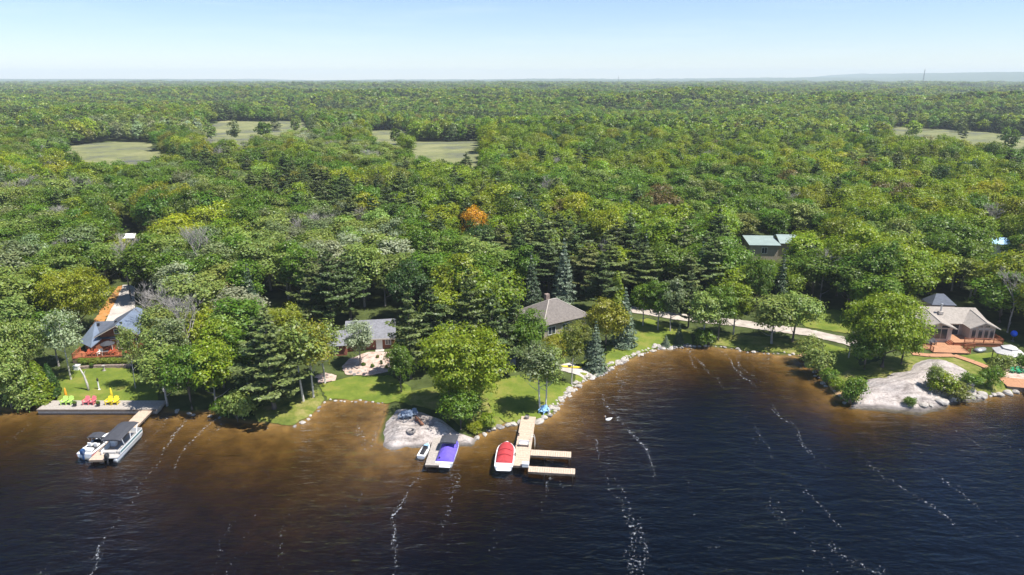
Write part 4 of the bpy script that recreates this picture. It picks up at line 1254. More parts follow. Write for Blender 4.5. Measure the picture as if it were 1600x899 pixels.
gpn.inputs['Base Color'].default_value = (0.035, 0.045, 0.055, 1); gpn.inputs['Roughness'].default_value = 0.06; gpn.inputs['Specular IOR Level'].default_value = .8
MATS['glass'] = gm

def rot2(x, y, a): return x * math.cos(a) - y * math.sin(a), x * math.sin(a) + y * math.cos(a)

def opening(par, kind, x, y, z, w, h, ang=0.0, frame='white_paint', pane='glass', bars=0):
    """window or door set on a wall; ang 0 faces -y"""
    o = empty(kind, (x, y, z), ang); o.parent = par
    t = .09
    mb = MB(); mb.box(-w / 2 - t, -w / 2, -.09, .03, -t, h + t); mb.box(w / 2, w / 2 + t, -.09, .03, -t, h + t)
    mb.box(-w / 2, w / 2, -.088, .03, h, h + t); mb.box(-w / 2, w / 2, -.088, .03, -t, 0)
    for k in range(bars):
        cx = -w / 2 + w * (k + 1) / (bars + 1); mb.box(cx - .035, cx + .035, -.08, .03, 0, h)
    mb.build('frame', MATS[frame], o)
    MB().box(-w / 2, w / 2, -.05, .02, 0, h).build('pane' if kind == 'window' else 'leaf_panel', MATS[pane], o)
    return o

def railing(par, pts, z, h=.95, mat='deck_red', gap=1.5, rails=2, name='railing'):
    """posts and rails along a polyline; every post is a piece of the rail"""
    r_ = MB()
    for a, b in zip(pts[:-1], pts[1:]):
        for k in range(rails):
            zz = z + h - .06 - k * (h * .8 / max(1, rails - 1)) if rails > 1 else z + h - .06
            r_.tube([(a[0], a[1], zz), (b[0], b[1], zz)], .045, 4)
        L = math.hypot(b[0] - a[0], b[1] - a[1]); n = max(1, int(L / .22))
        for i in range(1, n):
            t = i / n; x, y = a[0] + (b[0] - a[0]) * t, a[1] + (b[1] - a[1]) * t
            r_.box(x - .02, x + .02, y - .02, y + .02, z + .1, z + h - .08)
    o = r_.build(name, MATS[mat], par)
    for a, b in zip(pts[:-1], pts[1:]):
        L = math.hypot(b[0] - a[0], b[1] - a[1]); n = max(1, round(L / gap))
        for i in range(n + 1):
            t = i / n; x, y = a[0] + (b[0] - a[0]) * t, a[1] + (b[1] - a[1]) * t
            MB().box(x - .06, x + .06, y - .06, y + .06, z - .3, z + h + .06).build('post', MATS[mat], o)
    return o

def planks(x0, x1, y0, y1, z, along='x', w=.3, gap=.02, t=.06, seed=1):
    """boards laid side by side; `along` is the direction the row of boards advances"""
    rg = random.Random(seed); mb = MB()
    a0, a1 = (x0, x1) if along == 'x' else (y0, y1)
    n = max(1, int((a1 - a0) / w)); s = (a1 - a0) / n
    for i in range(n):
        p, q = a0 + i * s + gap / 2, a0 + (i + 1) * s - gap / 2
        dz = rg.uniform(-.006, .006); e = rg.uniform(-.02, .02)
        if along == 'x': mb.box(p, q, y0 + e, y1 + e, z - t + dz, z + dz)
        else: mb.box(x0 + e, x1 + e, p, q, z - t + dz, z + dz)
    return mb

def plank_part(name, mb, mat, par):
    o = mb.build(name, MATS[mat], par); o['kind'] = 'stuff'; return o

def place(name, px, py, yaw_deg, label, cat, z=None, group=None):
    x, y, zz = gp(px, py)
    e = empty(name, (x, y, zz if z is None else z), R(yaw_deg)); tag(e, label, cat, group); return e

# ------------------------------------------------------------------ cottage with the blue-grey roofs
cA = place('cottage', 166, 562, 9, 'red-brown cottage with dark slate and blue-grey metal roofs and a front deck', 'house')
mb = MB(); mb.prism([(-4.6, 3.4), (-1.9, 1.2), (-1.1, 2.6), (1.6, 2.6), (1.6, 9.4), (-4.6, 9.4)], -1, [2.5, 2.45, 3.1, 3.2, 3.2, 2.9]); wallA = mb.build('wall', MATS['cedar_wall'], cA)
mb = MB()
mb.loft([[(-1.4, y, -1), (5.2, y, -1), (5.2, y, 4.0), (1.9, y, 5.75), (-1.4, y, 4.0)] for y in (2.4, 11.5)])
mb.build('gable_wall', MATS['cedar_wall'], cA)
R1, R2, E1, E2 = (-3.4, 6.2, 5.3), (2.0, 6.2, 5.3), (-1.0, 2.0, 3.35), (1.9, 2.0, 3.35)
C_, D_ = (-2.3, .2, 2.4), (-5.6, 3.6, 2.4)
mb = MB(); mb.slab([R1, E1, E2, R2], .14); rfA = mb.build('roof', MATS['roof_slate'], cA)
mb = MB(); mb.slab([R1, D_, C_, E1], .14); mb.build('porch_roof', MATS['roof_metal'], cA)
mb = MB(); mb.slab([R1, R2, (2.0, 10.2, 3.3), (-5.4, 10.2, 3.0)], .14); mb.slab([R1, (-5.4, 10.2, 3.0), D_], .14); mb.build('roof', MATS['roof_slate'], cA)
P_, Q_ = (1.9, 1.5, 6.0), (1.9, 12.2, 6.0)
mb = MB(); mb.slab([P_, Q_, (5.9, 12.2, 3.9), (5.9, 1.5, 3.9)], .12); mr_ = mb.build('metal_roof', MATS['roof_metal'], cA)
sm_ = MB()
for i in range(24):
    y = 1.6 + i * .455
    sm_.slab([(1.95, y, 6.03), (1.95, y + .05, 6.03), (5.88, y + .05, 3.96), (5.88, y, 3.96)], .05)
so = sm_.build('seam', MATS['roof_metal'], mr_); so['kind'] = 'stuff'
mb = MB(); mb.slab([P_, Q_, (-2.0, 12.2, 3.9), (-2.0, 1.5, 3.9)], .12); mb.build('metal_roof', MATS['roof_slate'], cA)
for (x, y, z) in ((-2.5, 5.2, 4.75), (.4, 5.6, 4.9), (2.3, 3.0, 5.5)):
    MB().box(x - .18, x + .18, y - .18, y + .18, z - .2, z + .55).build('roof_vent', MATS['black'], rfA)
for sx in (-1, 1):
    MB().slab([(1.9, 1.46, 5.9), (1.9, 1.38, 5.9), (1.9 + sx * 3.98, 1.38, 3.82), (1.9 + sx * 3.98, 1.46, 3.82)], .16).build('gable_trim', MATS['trim'], cA)
opening(cA, 'window', -.1, 2.57, 1.75, 2.2, 1.1, bars=3)
opening(cA, 'window', 3.2, 2.37, 1.2, 3.0, 2.1, bars=3)
opening(cA, 'window', 2.0, 2.37, 4.1, 1.5, .8, bars=1)
opening(cA, 'window', -3.3, 2.32, 1.2, 1.0, 1.2, ang=R(-39))
opening(cA, 'door', .9, 2.36, .95, .9, 2.0, pane='cedar_wall')
opening(cA, 'window', 5.22, 6, 1.4, 1.4, 1.2, ang=R(90), bars=1)
dk = plank_part('deck', planks(-5.2, 4.6, -1.0, 2.55, .95, 'x', .16, .015, seed=4), 'deck_red', cA)
MB().box(-5.15, 4.55, -.95, 2.4, -.5, .86).build('deck_skirt', MATS['dock_frame'], cA)
railing(cA, [(-5.1, 2.4), (-5.1, -.9), (4.5, -.9), (4.5, 2.4)], .95, .9, 'deck_red', 1.6)
for x in (-2.3, 4.9):
    MB().box(x - .1, x + .1, .35, .55, .95, 2.45 if x < 0 else 3.95).build('porch_post', MATS['cedar_wall'], cA)

# ------------------------------------------------------------------ grey-roofed cottage
cB = place('cottage', 580, 548, 9, 'small red cottage with a grey shingle roof and white door', 'house')
mb = MB(); mb.loft([[(x, .3, -1), (x, 7.7, -1), (x, 7.7, 2.45), (x, 4, 4.4), (x, .3, 2.45)] for x in (-4.3, 4.3)]); mb.build('wall', MATS['brick_wall'], cB)
mb = MB(); mb.slab([(-4.7, 4, 4.72), (4.7, 4, 4.72), (4.7, -.35, 2.38), (-4.7, -.35, 2.38)], .16); mb.slab([(-4.7, 4, 4.72), (4.7, 4, 4.72), (4.7, 8.3, 2.38), (-4.7, 8.3, 2.38)], .16)
rfB = mb.build('roof', MATS['roof_grey'], cB)
MB().box(-4.72, 4.72, -.42, -.355, 2.18, 2.40).build('gutter', MATS['trim'], rfB)
mb = MB(); mb.loft([[(x, -1.2, -1), (x, 5.4, -1), (x, 5.4, 2.0), (x, 2.1, 3.3), (x, -1.2, 2.0)] for x in (-9.0, -4.35)]); mb.build('annex_wall', MATS['brick_wall'], cB)
mb = MB(); mb.slab([(-9.4, 2.1, 3.6), (-4.2, 2.1, 3.6), (-4.2, -1.7, 1.95), (-9.4, -1.7, 1.95)], .16); mb.slab([(-9.4, 2.1, 3.6), (-4.75, 2.1, 3.6), (-4.75, 5.9, 1.95), (-9.4, 5.9, 1.95)], .16)
mb.build('annex_roof', MATS['roof_grey'], cB)
opening(cB, 'door', 1.55, .27, .1, 1.0, 2.0, pane='white_paint')
opening(cB, 'window', -1.2, .27, .9, 1.6, 1.1, bars=1)
opening(cB, 'window', 3.2, .27, 1.0, .9, .9, bars=1)
opening(cB, 'window', -6.6, -1.23, .8, 1.6, 1.0, bars=1)
opening(cB, 'window', 4.32, 3, 1.0, 1.2, 1.0, ang=R(90), bars=1)
MB().box(.8, 2.4, -.9, .25, -.6, .08).build('door_step', MATS['concrete'], cB)

# ------------------------------------------------------------------ hip-roofed house
cC = place('house', 884, 524, 33, 'large house with a brown-grey hip roof half hidden by trees', 'house')
mb = MB(); mb.box(-5.2, 5.2, .2, 9.2, -1.2, 3.3); mb.build('wall', MATS['tan_wall'], cC)
a, b, c, d = (-5.9, -.5, 3.2), (5.9, -.5, 3.2), (5.9, 9.9, 3.2), (-5.9, 9.9, 3.2); r1, r2 = (-.9, 4.7, 6.3), (.9, 4.7, 6.3)
mb = MB()
for pl in ([a, b, r2, r1], [b, c, r2], [c, d, r1, r2], [d, a, r1]): mb.slab(pl, .16)
rfC = mb.build('roof', MATS['roof_brown'], cC)
for (p, q) in ((a, r1), (b, r2), (c, r2), (d, r1), (r1, r2)):
    MB().tube([(p[0], p[1], p[2] + .03), (q[0], q[1], q[2] + .03)], .09, 5).build('ridge_cap', MATS['trim'], rfC)
mb = MB(); mb.box(-11.5, -5.1, 2.2, 9.0, -1.2, 2.7); mb.build('garage_wall', MATS['tan_wall'], cC)
a, b, c, d = (-12, 1.7, 2.65), (-4.9, 1.7, 2.65), (-4.9, 9.5, 2.65), (-12, 9.5, 2.65); r1, r2 = (-9, 5.6, 4.8), (-4.9, 5.6, 4.8)
mb = MB()
for pl in ([a, b, r2, r1], [c, d, r1, r2], [d, a, r1]): mb.slab(pl, .16)
mb.build('garage_roof', MATS['roof_brown'], cC)
for x in (-3.4, 0, 3.2): opening(cC, 'window', x, .17, .9, 1.7, 1.5, bars=1)
for y in (2.2, 6.2): opening(cC, 'window', 5.22, y, .9, 1.6, 1.4, ang=R(90), bars=1)
opening(cC, 'window', -8.2, 2.17, .8, 2.0, 1.1, bars=2)
MB().box(-.45, .45, 6.2, 7.0, 3.8, 6.9).build('chimney', MATS['stone_wall'], cC)

# ------------------------------------------------------------------ long low building in the trees
cD = place('bungalow', 1192, 407, -4, 'low tan building with a pale metal roof among the trees', 'house')
MB().box(-3.8, 3.8, 0, 7, -1.5, 4.3).build('wall', MATS['tan_wall'], cD)
MB().slab([(-4.2, -.5, 4.35), (4.3, -.5, 4.35), (4.3, 7.4, 5.3), (-4.2, 7.4, 5.3)], .16).build('roof', MATS['roof_pale'], cD)
MB().box(3.85, 17, 1.5, 9, -1.5, 4.4).build('wing_wall', MATS['tan_wall'], cD)
mb = MB(); mb.slab([(4.35, .9, 4.6), (17.5, .9, 4.6), (17.5, 5.2, 6.2), (4.35, 5.2, 6.2)], .16); mb.slab([(4.35, 9.6, 4.6), (17.5, 9.6, 4.6), (17.5, 5.2, 6.2), (4.35, 5.2, 6.2)], .16); mb.build('wing_roof', MATS['roof_pale'], cD)
opening(cD, 'window', .1, -.03, 2.0, 1.3, 1.6, bars=1)
opening(cD, 'window', 8.5, 1.47, 1.6, 1.4, 1.2, bars=1)
for (px, py, yaw, rf, wl_, lb) in ((203, 385, 8, 'white_paint', 'tan_wall', 'small white-roofed shed deep in the trees behind the driveway'), (1558, 398, -10, 'sky_blue', 'white_paint', 'small white shed with a light blue roof at the forest edge'), (236, 400, 4, 'roof_taupe', 'beige_wall', 'small beige shed in the trees right of the driveway')):
    s_ = place('shed', px, py, yaw, lb, 'shed')
    s_.scale = (.62, .62, .8) if px < 230 else (1, 1, 1)
    MB().loft([[(x, 0, -1), (x, 4, -1), (x, 4, 3.0), (x, 2, 4.2), (x, 0, 3.0)] for x in (-2.5, 2.5)]).build('wall', MATS[wl_], s_)
    mb = MB(); mb.slab([(-2.8, 2, 4.5), (2.8, 2, 4.5), (2.8, -.4, 3.05), (-2.8, -.4, 3.05)], .12); mb.slab([(-2.8, 2, 4.5), (2.8, 2, 4.5), (2.8, 4.4, 3.05), (-2.8, 4.4, 3.05)], .12); mb.build('roof', MATS[rf], s_)
    opening(s_, 'window', 1.0, -.03, 1.3, 1.0, 1.0, bars=1)

# ------------------------------------------------------------------ beige house with decks
cE = place('house', 1488, 533, -5, 'beige house with taupe hip roofs and orange wooden decks', 'house')
zE = cE.location.z
mb = MB(); mb.box(-6.0, 7.0, 2.2, 9.0, -1.2, 3.0); mb.build('wall', MATS['beige_wall'], cE)
mb = MB(); mb.loft([[(-6.3, y, -1.2), (-.9, y, -1.2), (-.9, y, 3.0), (-3.6, y, 4.0), (-6.3, y, 3.0)] for y in (-.9, 4.0)]); mb.build('wing_wall', MATS['beige_wall'], cE)
mb = MB(); mb.loft([[(2.7, y, -1.2), (7.3, y, -1.2), (7.3, y, 3.0), (5.0, y, 4.0), (2.7, y, 3.0)] for y in (-.3, 4.0)]); mb.build('wing_wall', MATS['beige_wall'], cE)
mb = MB()
mb.slab([(-5.5, 5.6, 5.15), (6.3, 5.6, 5.15), (7.5, 1.6, 3.0), (-6.5, 1.6, 3.0)], .16); mb.slab([(-5.5, 5.6, 5.15), (6.3, 5.6, 5.15), (7.6, 9.6, 3.0), (-6.7, 9.6, 3.0)], .16)
mb.slab([(-5.5, 5.6, 5.15), (-6.7, 9.6, 3.0), (-6.5, 1.6, 3.0)], .16); mb.slab([(6.3, 5.6, 5.15), (7.6, 9.6, 3.0), (7.5, 1.6, 3.0)], .16)
rfE = mb.build('roof', MATS['roof_taupe'], cE)
for (xm, xl, xr, yf) in ((-3.6, -6.9, -.3, -1.5), (5.0, 2.2, 7.9, -.9)):
    mb = MB(); mb.slab([(xm, yf, 4.3), (xm, 4.9, 4.95), (xl, 2.0, 3.05), (xl, yf, 3.02)], .15); mb.slab([(xm, yf, 4.3), (xm, 4.9, 4.95), (xr, 2.0, 3.05), (xr, yf, 3.02)], .15)
    w_ = mb.build('wing_roof', MATS['roof_taupe'], cE)
    MB().tube([(xm, yf, 4.33), (xm, 4.9, 4.98)], .08, 5).build('ridge_cap', MATS['trim'], w_)
    for xe in (xl, xr): MB().slab([(xm, yf - .06, 4.3), (xm, yf - .01, 4.3), (xe, yf - .01, 3.02), (xe, yf - .06, 3.02)], .2).build('gable_trim', MATS['trim'], w_)
mb = MB(); mb.slab([(.5, 9.6, 6.7), (2.0, 9.6, 6.7), (3.6, 7.2, 5.0), (-1.2, 7.2, 5.0)], .14); mb.slab([(.5, 9.6, 6.7), (2.0, 9.6, 6.7), (3.6, 12, 4.6), (-1.2, 12, 4.6)], .14)
mb.slab([(2.0, 9.6, 6.7), (3.6, 7.2, 5.0), (3.6, 12, 4.6)], .14); mb.slab([(.5, 9.6, 6.7), (-1.2, 7.2, 5.0), (-1.2, 12, 4.6)], .14); mb.build('rear_roof', MATS['roof_slate'], cE)
MB().box(-1.0, 3.4, 7.5, 11.8, -1.2, 4.7).build('rear_wall', MATS['beige_wall'], cE)
ch = MB().box(-1.5, -.7, 3.5, 4.3, 4.2, 4.75).build('chimney', MATS['trim'], cE)
MB().lathe([(.16, 4.7), (.16, 6.1), (.24, 6.1), (.24, 6.35), (.1, 6.4)], 10, (-1.1, 3.9, 0)).build('flue', MATS['alu'], ch)
opening(cE, 'window', -3.5, -.93, .75, 3.4, 2.0, frame='trim', bars=2)
opening(cE, 'window', -2.2, -.93, 3.0, 1.5, .5, frame='trim'); opening(cE, 'window', -4.6, -.93, 3.0, 1.3, .45, frame='trim')
opening(cE, 'door', .6, 2.17, .65, 2.6, 2.0, bars=1)
for x in (3.4, 4.6, 5.7, 6.7): opening(cE, 'window', x, -.33, .8, .72, 1.8, frame='trim')
opening(cE, 'window', 4.4, -.33, 3.05, .9, .45, frame='trim'); opening(cE, 'window', 5.7, -.33, 3.05, .9, .45, frame='trim')
plank_part('deck', planks(-1.0, 8.0, -2.4, 2.1, .62, 'x', .16, .015, seed=6), 'deck_orange', cE)
MB().box(-.95, 7.95, -2.35, 2.0, -1.0, .54).build('deck_skirt', MATS['deck_red'], cE)
railing(cE, [(.9, -2.3), (7.9, -2.3), (7.9, 1.9)], .62, .95, 'deck_red', 1.6)
# lower deck and steps
plank_part('lower_deck', planks(-6.6, .2, -6.3, -1.0, .02, 'x', .16, .015, seed=7), 'deck_orange', cE)
MB().box(-6.5, .15, -6.2, -1.0, -1.6, -.05).build('deck_skirt', MATS['dock_frame'], cE)
st = MB()
for k in range(3): st.box(-1.9 + .0, -1.05, -2.3, -.6, .04 + k * .0, .2 + k * .16) if k == 0 else st.box(-1.9 + .3 * k, -1.05, -2.28, -.62, .2 + (k - 1) * .16, .2 + k * .16)
st.build('steps', MATS['deck_red'], cE)
railing(cE, [(-8.5, -5.0), (-6.5, -5.0), (-6.5, -6.1)], .0, .95, 'deck_red', 1.4)
railing(cE, [(.1, -6.1), (.1, -3.8), (2.4, -3.2)], -.05, .9, 'deck_red', 1.2)
plank_part('lower_deck', planks(-8.6, -6.6, -4.9, -1.0, -.02, 'x', .16, .015, seed=8), 'deck_orange', cE)
MB().box(-8.5, -6.62, -4.8, -1.0, -1.6, -.1).build('deck_skirt', MATS['dock_frame'], cE)

def boardwalk(name, pix, width, z_off, mat, label, cat='boardwalk', z=None, seed=2):
    """walk of cross planks following a polyline on the ground"""
    P = [Vector((*gp(*p)[:2], 0)) for p in pix]
    e = empty(name, (P[0].x, P[0].y, 0)); tag(e, label, cat)
    mb, fr = MB(), MB()
    rg = random.Random(seed)
    for a, b in zip(P[:-1], P[1:]):
        d = (b - a); L = d.length; d.normalize(); nn = Vector((-d.y, d.x, 0))
        n = max(1, int(L / .28))
        za = (S(a.x, a.y) if z is None else z) + z_off; zb = (S(b.x, b.y) if z is None else z) + z_off
        for i in range(n):
            t0, t1 = (i + .04) / n, (i + .96) / n
            p, q = a + d * L * t0, a + d * L * t1
            z0 = za + (zb - za) * t0 + rg.uniform(-.006, .006); e_ = rg.uniform(-.03, .03)
            c = [p - nn * (width / 2 + e_), q - nn * (width / 2 + e_), q + nn * (width / 2 - e_), p + nn * (width / 2 - e_)]
            mb.prism([(v.x - P[0].x, v.y - P[0].y) for v in c], z0 - .06, z0)
        for s in (-1, 1):
            o = nn * (width / 2 - .1) * s - P[0]
            A, B = a + o, b + o
            nn2 = nn * .06
            fr.prism([((A - nn2).x, (A - nn2).y), ((B - nn2).x, (B - nn2).y), ((B + nn2).x, (B + nn2).y), ((A + nn2).x, (A + nn2).y)], [za - .9, zb - .9, zb - .9, za - .9], [za - .063, zb - .063, zb - .063, za - .063])
    plank_part('planks', mb, mat, e)
    fr.build('frame', MATS['dock_frame'], e)
    return e
boardwalk('boardwalk', [(1424, 554), (1450, 557), (1490, 557), (1520, 567), (1550, 579), (1566, 588)], 1.5, .25, 'deck_orange', 'orange wooden boardwalk skirting the bare granite outcrop')

# ------------------------------------------------------------------ docks
def dock(px0, px1, width, mat, label, arms=(), z=.6, posts=True):
    """pier from the shore (px0) to its end (px1) over water; arms: (distance from shore, length, width) to the right"""
    A = Vector((*at_z(*px0, z), 0)); B = Vector((*at_z(*px1, z), 0))
    d = B - A; L = d.length
    e = empty('dock', (A.x, A.y, z), math.atan2(d.y, d.x)); tag(e, label, 'dock')
    plank_part('planks', planks(0, L, -width / 2, width / 2, 0, 'x', .3, .025, .05, 5), mat, e)
    fr = MB(); fr.box(0, L, -width / 2 + .02, -width / 2 + .14, -.34, -.06); fr.box(0, L, width / 2 - .14, width / 2 - .02, -.34, -.06); fr.box(L - .14, L - .02, -width / 2 + .14, width / 2 - .14, -.34, -.065)
    fr.build('frame', MATS['dock_frame'], e)
    spots = []
    n = max(2, int(L / 4))
    for i in range(n + 1):
        for s in (-1, 1): spots.append((L * (i + .08) / (n + .16), s * (width / 2 - .2)))
    for (da, la, wa) in arms:
        plank_part('arm_planks', planks(da - wa / 2, da + wa / 2, width / 2 + .03, width / 2 + la, -.006, 'y', .3, .025, .05, 9), mat, e)
        fr = MB(); fr.box(da - wa / 2 + .02, da - wa / 2 + .14, width / 2 + .03, width / 2 + la - .02, -.34, -.066); fr.box(da + wa / 2 - .14, da + wa / 2 - .02, width / 2 + .03, width / 2 + la - .02, -.34, -.066)
        fr.build('arm_frame', MATS['dock_frame'], e)
        for t in (.35, .95):
            for s in (-1, 1): spots.append((da + s * (wa / 2 - .2), width / 2 + la * t))
    pm = None
    for (x, y) in spots:
        if pm is None:
            pm = MB().tube([(0, 0, -3.2), (0, 0, -.07)], .08, 8).build('post', MATS['dock_frame'], e, loc=(x, y, 0))
        else:
            link('post', pm.data, None, e, (x, y, 0))
    return e
dkA = dock((236, 634), (150, 719), 2.0, 'dock_wood', 'long plain wooden dock between the pontoon boat and the runabout')
dkC = dock((689, 681), (675, 727), 1.9, 'dock_grey', 'short grey wooden dock beside the purple-covered boat')
dkF = dock((826, 651), (813, 728), 2.2, 'dock_wood', 'F-shaped wooden dock with two side arms', arms=((10.4, 5.6, 1.5), (14.6, 6.2, 1.35)))

# long boardwalk along the first shore
a0 = at_z(58, 640, .7); a1 = at_z(245, 640, .7)
e = empty('shore_deck', (a0[0], a0[1], .75)); tag(e, 'long grey plank deck along the shore of the blue-roofed cottage', 'deck')
plank_part('planks', planks(0, a1[0] - a0[0], -.1, 3.0, 0, 'y', .28, .02, .06, 3), 'dock_grey', e)
MB().box(.05, a1[0] - a0[0] - .05, 0, 2.9, -1.6, -.07).build('frame', MATS['dock_grey'], e)
MB().box(0, a1[0] - a0[0], -.16, -.11, -.3, .01).build('fascia', MATS['dock_frame'], e)
SHORE_DECK = (a0[0], a0[1], .75)
# ------------------------------------------------------------------ boats
BOW = [2.3]
def hull_rings(L, B, sheer=.62, n=11, keel=-.28, inset=0.0, zadd=0.0):
    rings = []
    for i in range(n):
        t = i / (n - 1)
        hb = max(.03, (B / 2) * (1 - max(0, (t - .42) / .58) ** BOW[0]) * (0.94 + .06 * min(1, t * 4))) - inset
        hb = max(.02, hb)
        zs = sheer + .22 * t * t + zadd; zk = keel + .45 * max(0, (t - .7) / .3) ** 2
        x = (t - .5) * L
        rings.append([(x, -hb, zs), (x, -hb * .93, .08), (x, -hb * .6, zk * .5), (x, 0, zk), (x, hb * .6, zk * .5), (x, hb * .93, .08), (x, hb, zs)])
    return rings

def cover_mesh(L, B, t0, t1, h, sheer=.62, n=12, flat=.5):
    """canvas pulled over the gunwales with a raised middle"""
    mb = MB(); rings = []
    for i in range(n):
        t = t0 + (t1 - t0) * i / (n - 1)
        hb = max(.05, (B / 2) * (1 - max(0, (t - .42) / .58) ** BOW[0]) + .03)
        zs = sheer + .22 * t * t
        u = (i / (n - 1)); up = h * (math.sin(math.pi * min(1, max(0, u * .94 + .03))) ** flat)
        x = (t - .5) * L; rg = []
        for k in range(9):
            s = -1 + 2 * k / 8
            rg.append((x, hb * s, zs + .03 + up * (1 - abs(s) ** 2.2) + .03 * math.sin(k * 2.1 + i)))
        rg += [(x, hb, zs - .12), (x, -hb, zs - .12)]
        rings.append(rg)
    mb.loft(rings); return mb

def rub_rail(L, B, mat, par, sheer=.62):
    mb = MB()
    for s in (-1, 1):
        pts = []
        for i in range(11):
            t = i / 10; hb = max(.03, (B / 2) * (1 - max(0, (t - .42) / .58) ** BOW[0]) * (0.94 + .06 * min(1, t * 4)))
            pts.append(((t - .5) * L, s * (hb + .015), sheer + .22 * t * t - .04))
        mb.tube(pts, .045, 5)
    return mb.build('rub_rail', MATS[mat], par)

def outboard(par, x, y, z, mat='black'):
    m = MB(); m.loft([[(x + a, y - b, z + c), (x + a + d, y - b, z + c), (x + a + d, y + b, z + c), (x + a, y + b, z + c)] for (a, b, c, d) in ((-.42, .16, .35, .5), (-.5, .22, .6, .62), (-.5, .22, .95, .6), (-.4, .14, 1.12, .42))])
    m.box(x - .3, x - .08, y - .09, y + .09, z - .55, z + .36)
    return m.build('outboard_motor', MATS[mat], par, bevel=.03)

def boat_at(name, stern_px, bow_px, label, z=0.0):
    a = Vector((*at_z(*stern_px, .3), 0)); b = Vector((*at_z(*bow_px, .3), 0)); c = (a + b) / 2; d = b - a
    e = empty(name, (c.x, c.y, z), math.atan2(d.y, d.x)); tag(e, label, 'boat'); return e, d.length

# red covered boat
BOW[0] = 4.5
e, L = boat_at('motorboat', (787, 730), (792, 697), 'white motorboat under a red canvas cover beside the F-shaped dock')
L, B = 6.3, 2.5
MB().loft(hull_rings(L, B)).build('hull', MATS['white_gel'], e, smooth=False)
rub_rail(L, B, 'white_gel', e)
cover_mesh(L, B - .26, .14, .93, .52).build('cover', MATS['red_canvas'], e, smooth=True)
mb = MB()
for (x, dz) in ((.35, .0), (-1.0, -.02)):
    mb.tube([(x, -.95, .96 + dz), (x, -.5, 1.2 + dz), (x, 0, 1.3 + dz), (x, .5, 1.2 + dz), (x, .95, .96 + dz)], .035, 5)
mb.build('cover_seam', MATS['red_gel'], e)
MB().box(-L / 2 - .5, -L / 2 + .1, -.95, .95, .22, .34).build('swim_platform', MATS['white_gel'], e, bevel=.05)
# purple covered boat
e, L = boat_at('motorboat', (693, 728), (708, 688), 'white motorboat under a purple cover with a dark bimini top')
L, B = 6.6, 2.5
MB().loft(hull_rings(L, B)).build('hull', MATS['white_gel'], e)
rub_rail(L, B, 'steel', e)
cover_mesh(L, B - .12, .06, .98, .75, flat=.7).build('cover', MATS['purple_canvas'], e, smooth=True)
mb = MB(); mb.loft([[(x, -1.15, 2.0 + a), (x, -.6, 2.16 + a), (x, .6, 2.16 + a), (x, 1.15, 2.0 + a), (x, 1.15, 1.94 + a), (x, -1.15, 1.94 + a)] for x, a in ((-.35, -.06), (.5, .03), (1.7, -.04))]); mb.build('bimini_top', MATS['dark_canvas'], e)
mb = MB()
for x in (-.2, 1.5):
    for s in (-1, 1): mb.tube([(.6, s * 1.15, .75), (x, s * 1.12, 1.95)], .03, 5)
mb.build('bimini_frame', MATS['steel'], e)
MB().box(-L / 2 - .45, -L / 2 + .1, -.9, .9, .2, .32).build('swim_platform', MATS['white_gel'], e, bevel=.05)
BOW[0] = 2.6
# pontoon boat
e, L = boat_at('pontoon_boat', (172, 716), (208, 679), 'white pontoon boat with a dark canopy tied to the long dock')
L = 7.6
for s in (-1, 1):
    MB().tube([(-L / 2, s * .95, .1), (L / 2 - .8, s * .95, .1), (L / 2 - .15, s * .95, .22), (L / 2, s * .95, .32)], [.33, .33, .22, .06], 12).build('pontoon', MATS['alu'], e, smooth=True)
MB().box(-L / 2 + .1, L / 2 - .25, -1.28, 1.28, .46, .58).build('floor', MATS['seat_vinyl'], e)
mb = MB()
for s in (-1, 1): mb.box(-L / 2 + .9, L / 2 - .3, s * 1.26 - .02, s * 1.26 + .02, .62, 1.28)
mb.box(L / 2 - .32, L / 2 - .28, -1.24, 1.24, .62, 1.28)
fence = mb.build('side_fence', MATS['white_gel'], e)
mb = MB()
for s in (-1, 1): mb.box(-L / 2 + .95, L / 2 - .4, s * 1.285 - .008, s * 1.285 + .008, .8, 1.05)
mb.build('stripe', MATS['green_stripe'], fence)
mb = MB()
for s in (-1, 1): mb.tube([(-L / 2 + .9, s * 1.26, 1.32), (L / 2 - .3, s * 1.26, 1.32)], .03, 5)
mb.build('rail', MATS['steel'], fence)
for (x0, x1, y0, y1) in ((1.2, 3.1, .62, 1.2), (1.2, 3.1, -1.2, -.62), (-2.6, -1.0, -1.2, -.55), (-2.7, -2.1, -.5, 1.2)):
    mb = MB(); mb.box(x0, x1, y0, y1, .59, .95); mb.build('bench_seat', MATS['seat_vinyl'], e, bevel=.06)
MB().box(-.7, -.1, .45, 1.15, .59, 1.55).build('helm_console', MATS['white_gel'], e, bevel=.05)
mb = MB(); mb.loft([[(x, -1.32, 2.5 + a), (x, -.7, 2.68 + a), (x, .7, 2.68 + a), (x, 1.32, 2.5 + a), (x, 1.3, 2.44 + a), (x, -1.3, 2.44 + a)] for x, a in ((-2.4, -.05), (-1.2, .03), (.6, .05), (2.2, .02), (2.9, -.08))]); mb.build('canopy', MATS['dark_canvas'], e)
mb = MB()
for s in (-1, 1):
    for x in (-2.0, .3, 2.5): mb.tube([(x * .75, s * 1.26, 1.3), (x, s * 1.27, 2.48)], .055, 6)
mb.build('canopy_frame', MATS['white_gel'], e)
outboard(e, -L / 2 + .05, 0, .3, 'black')
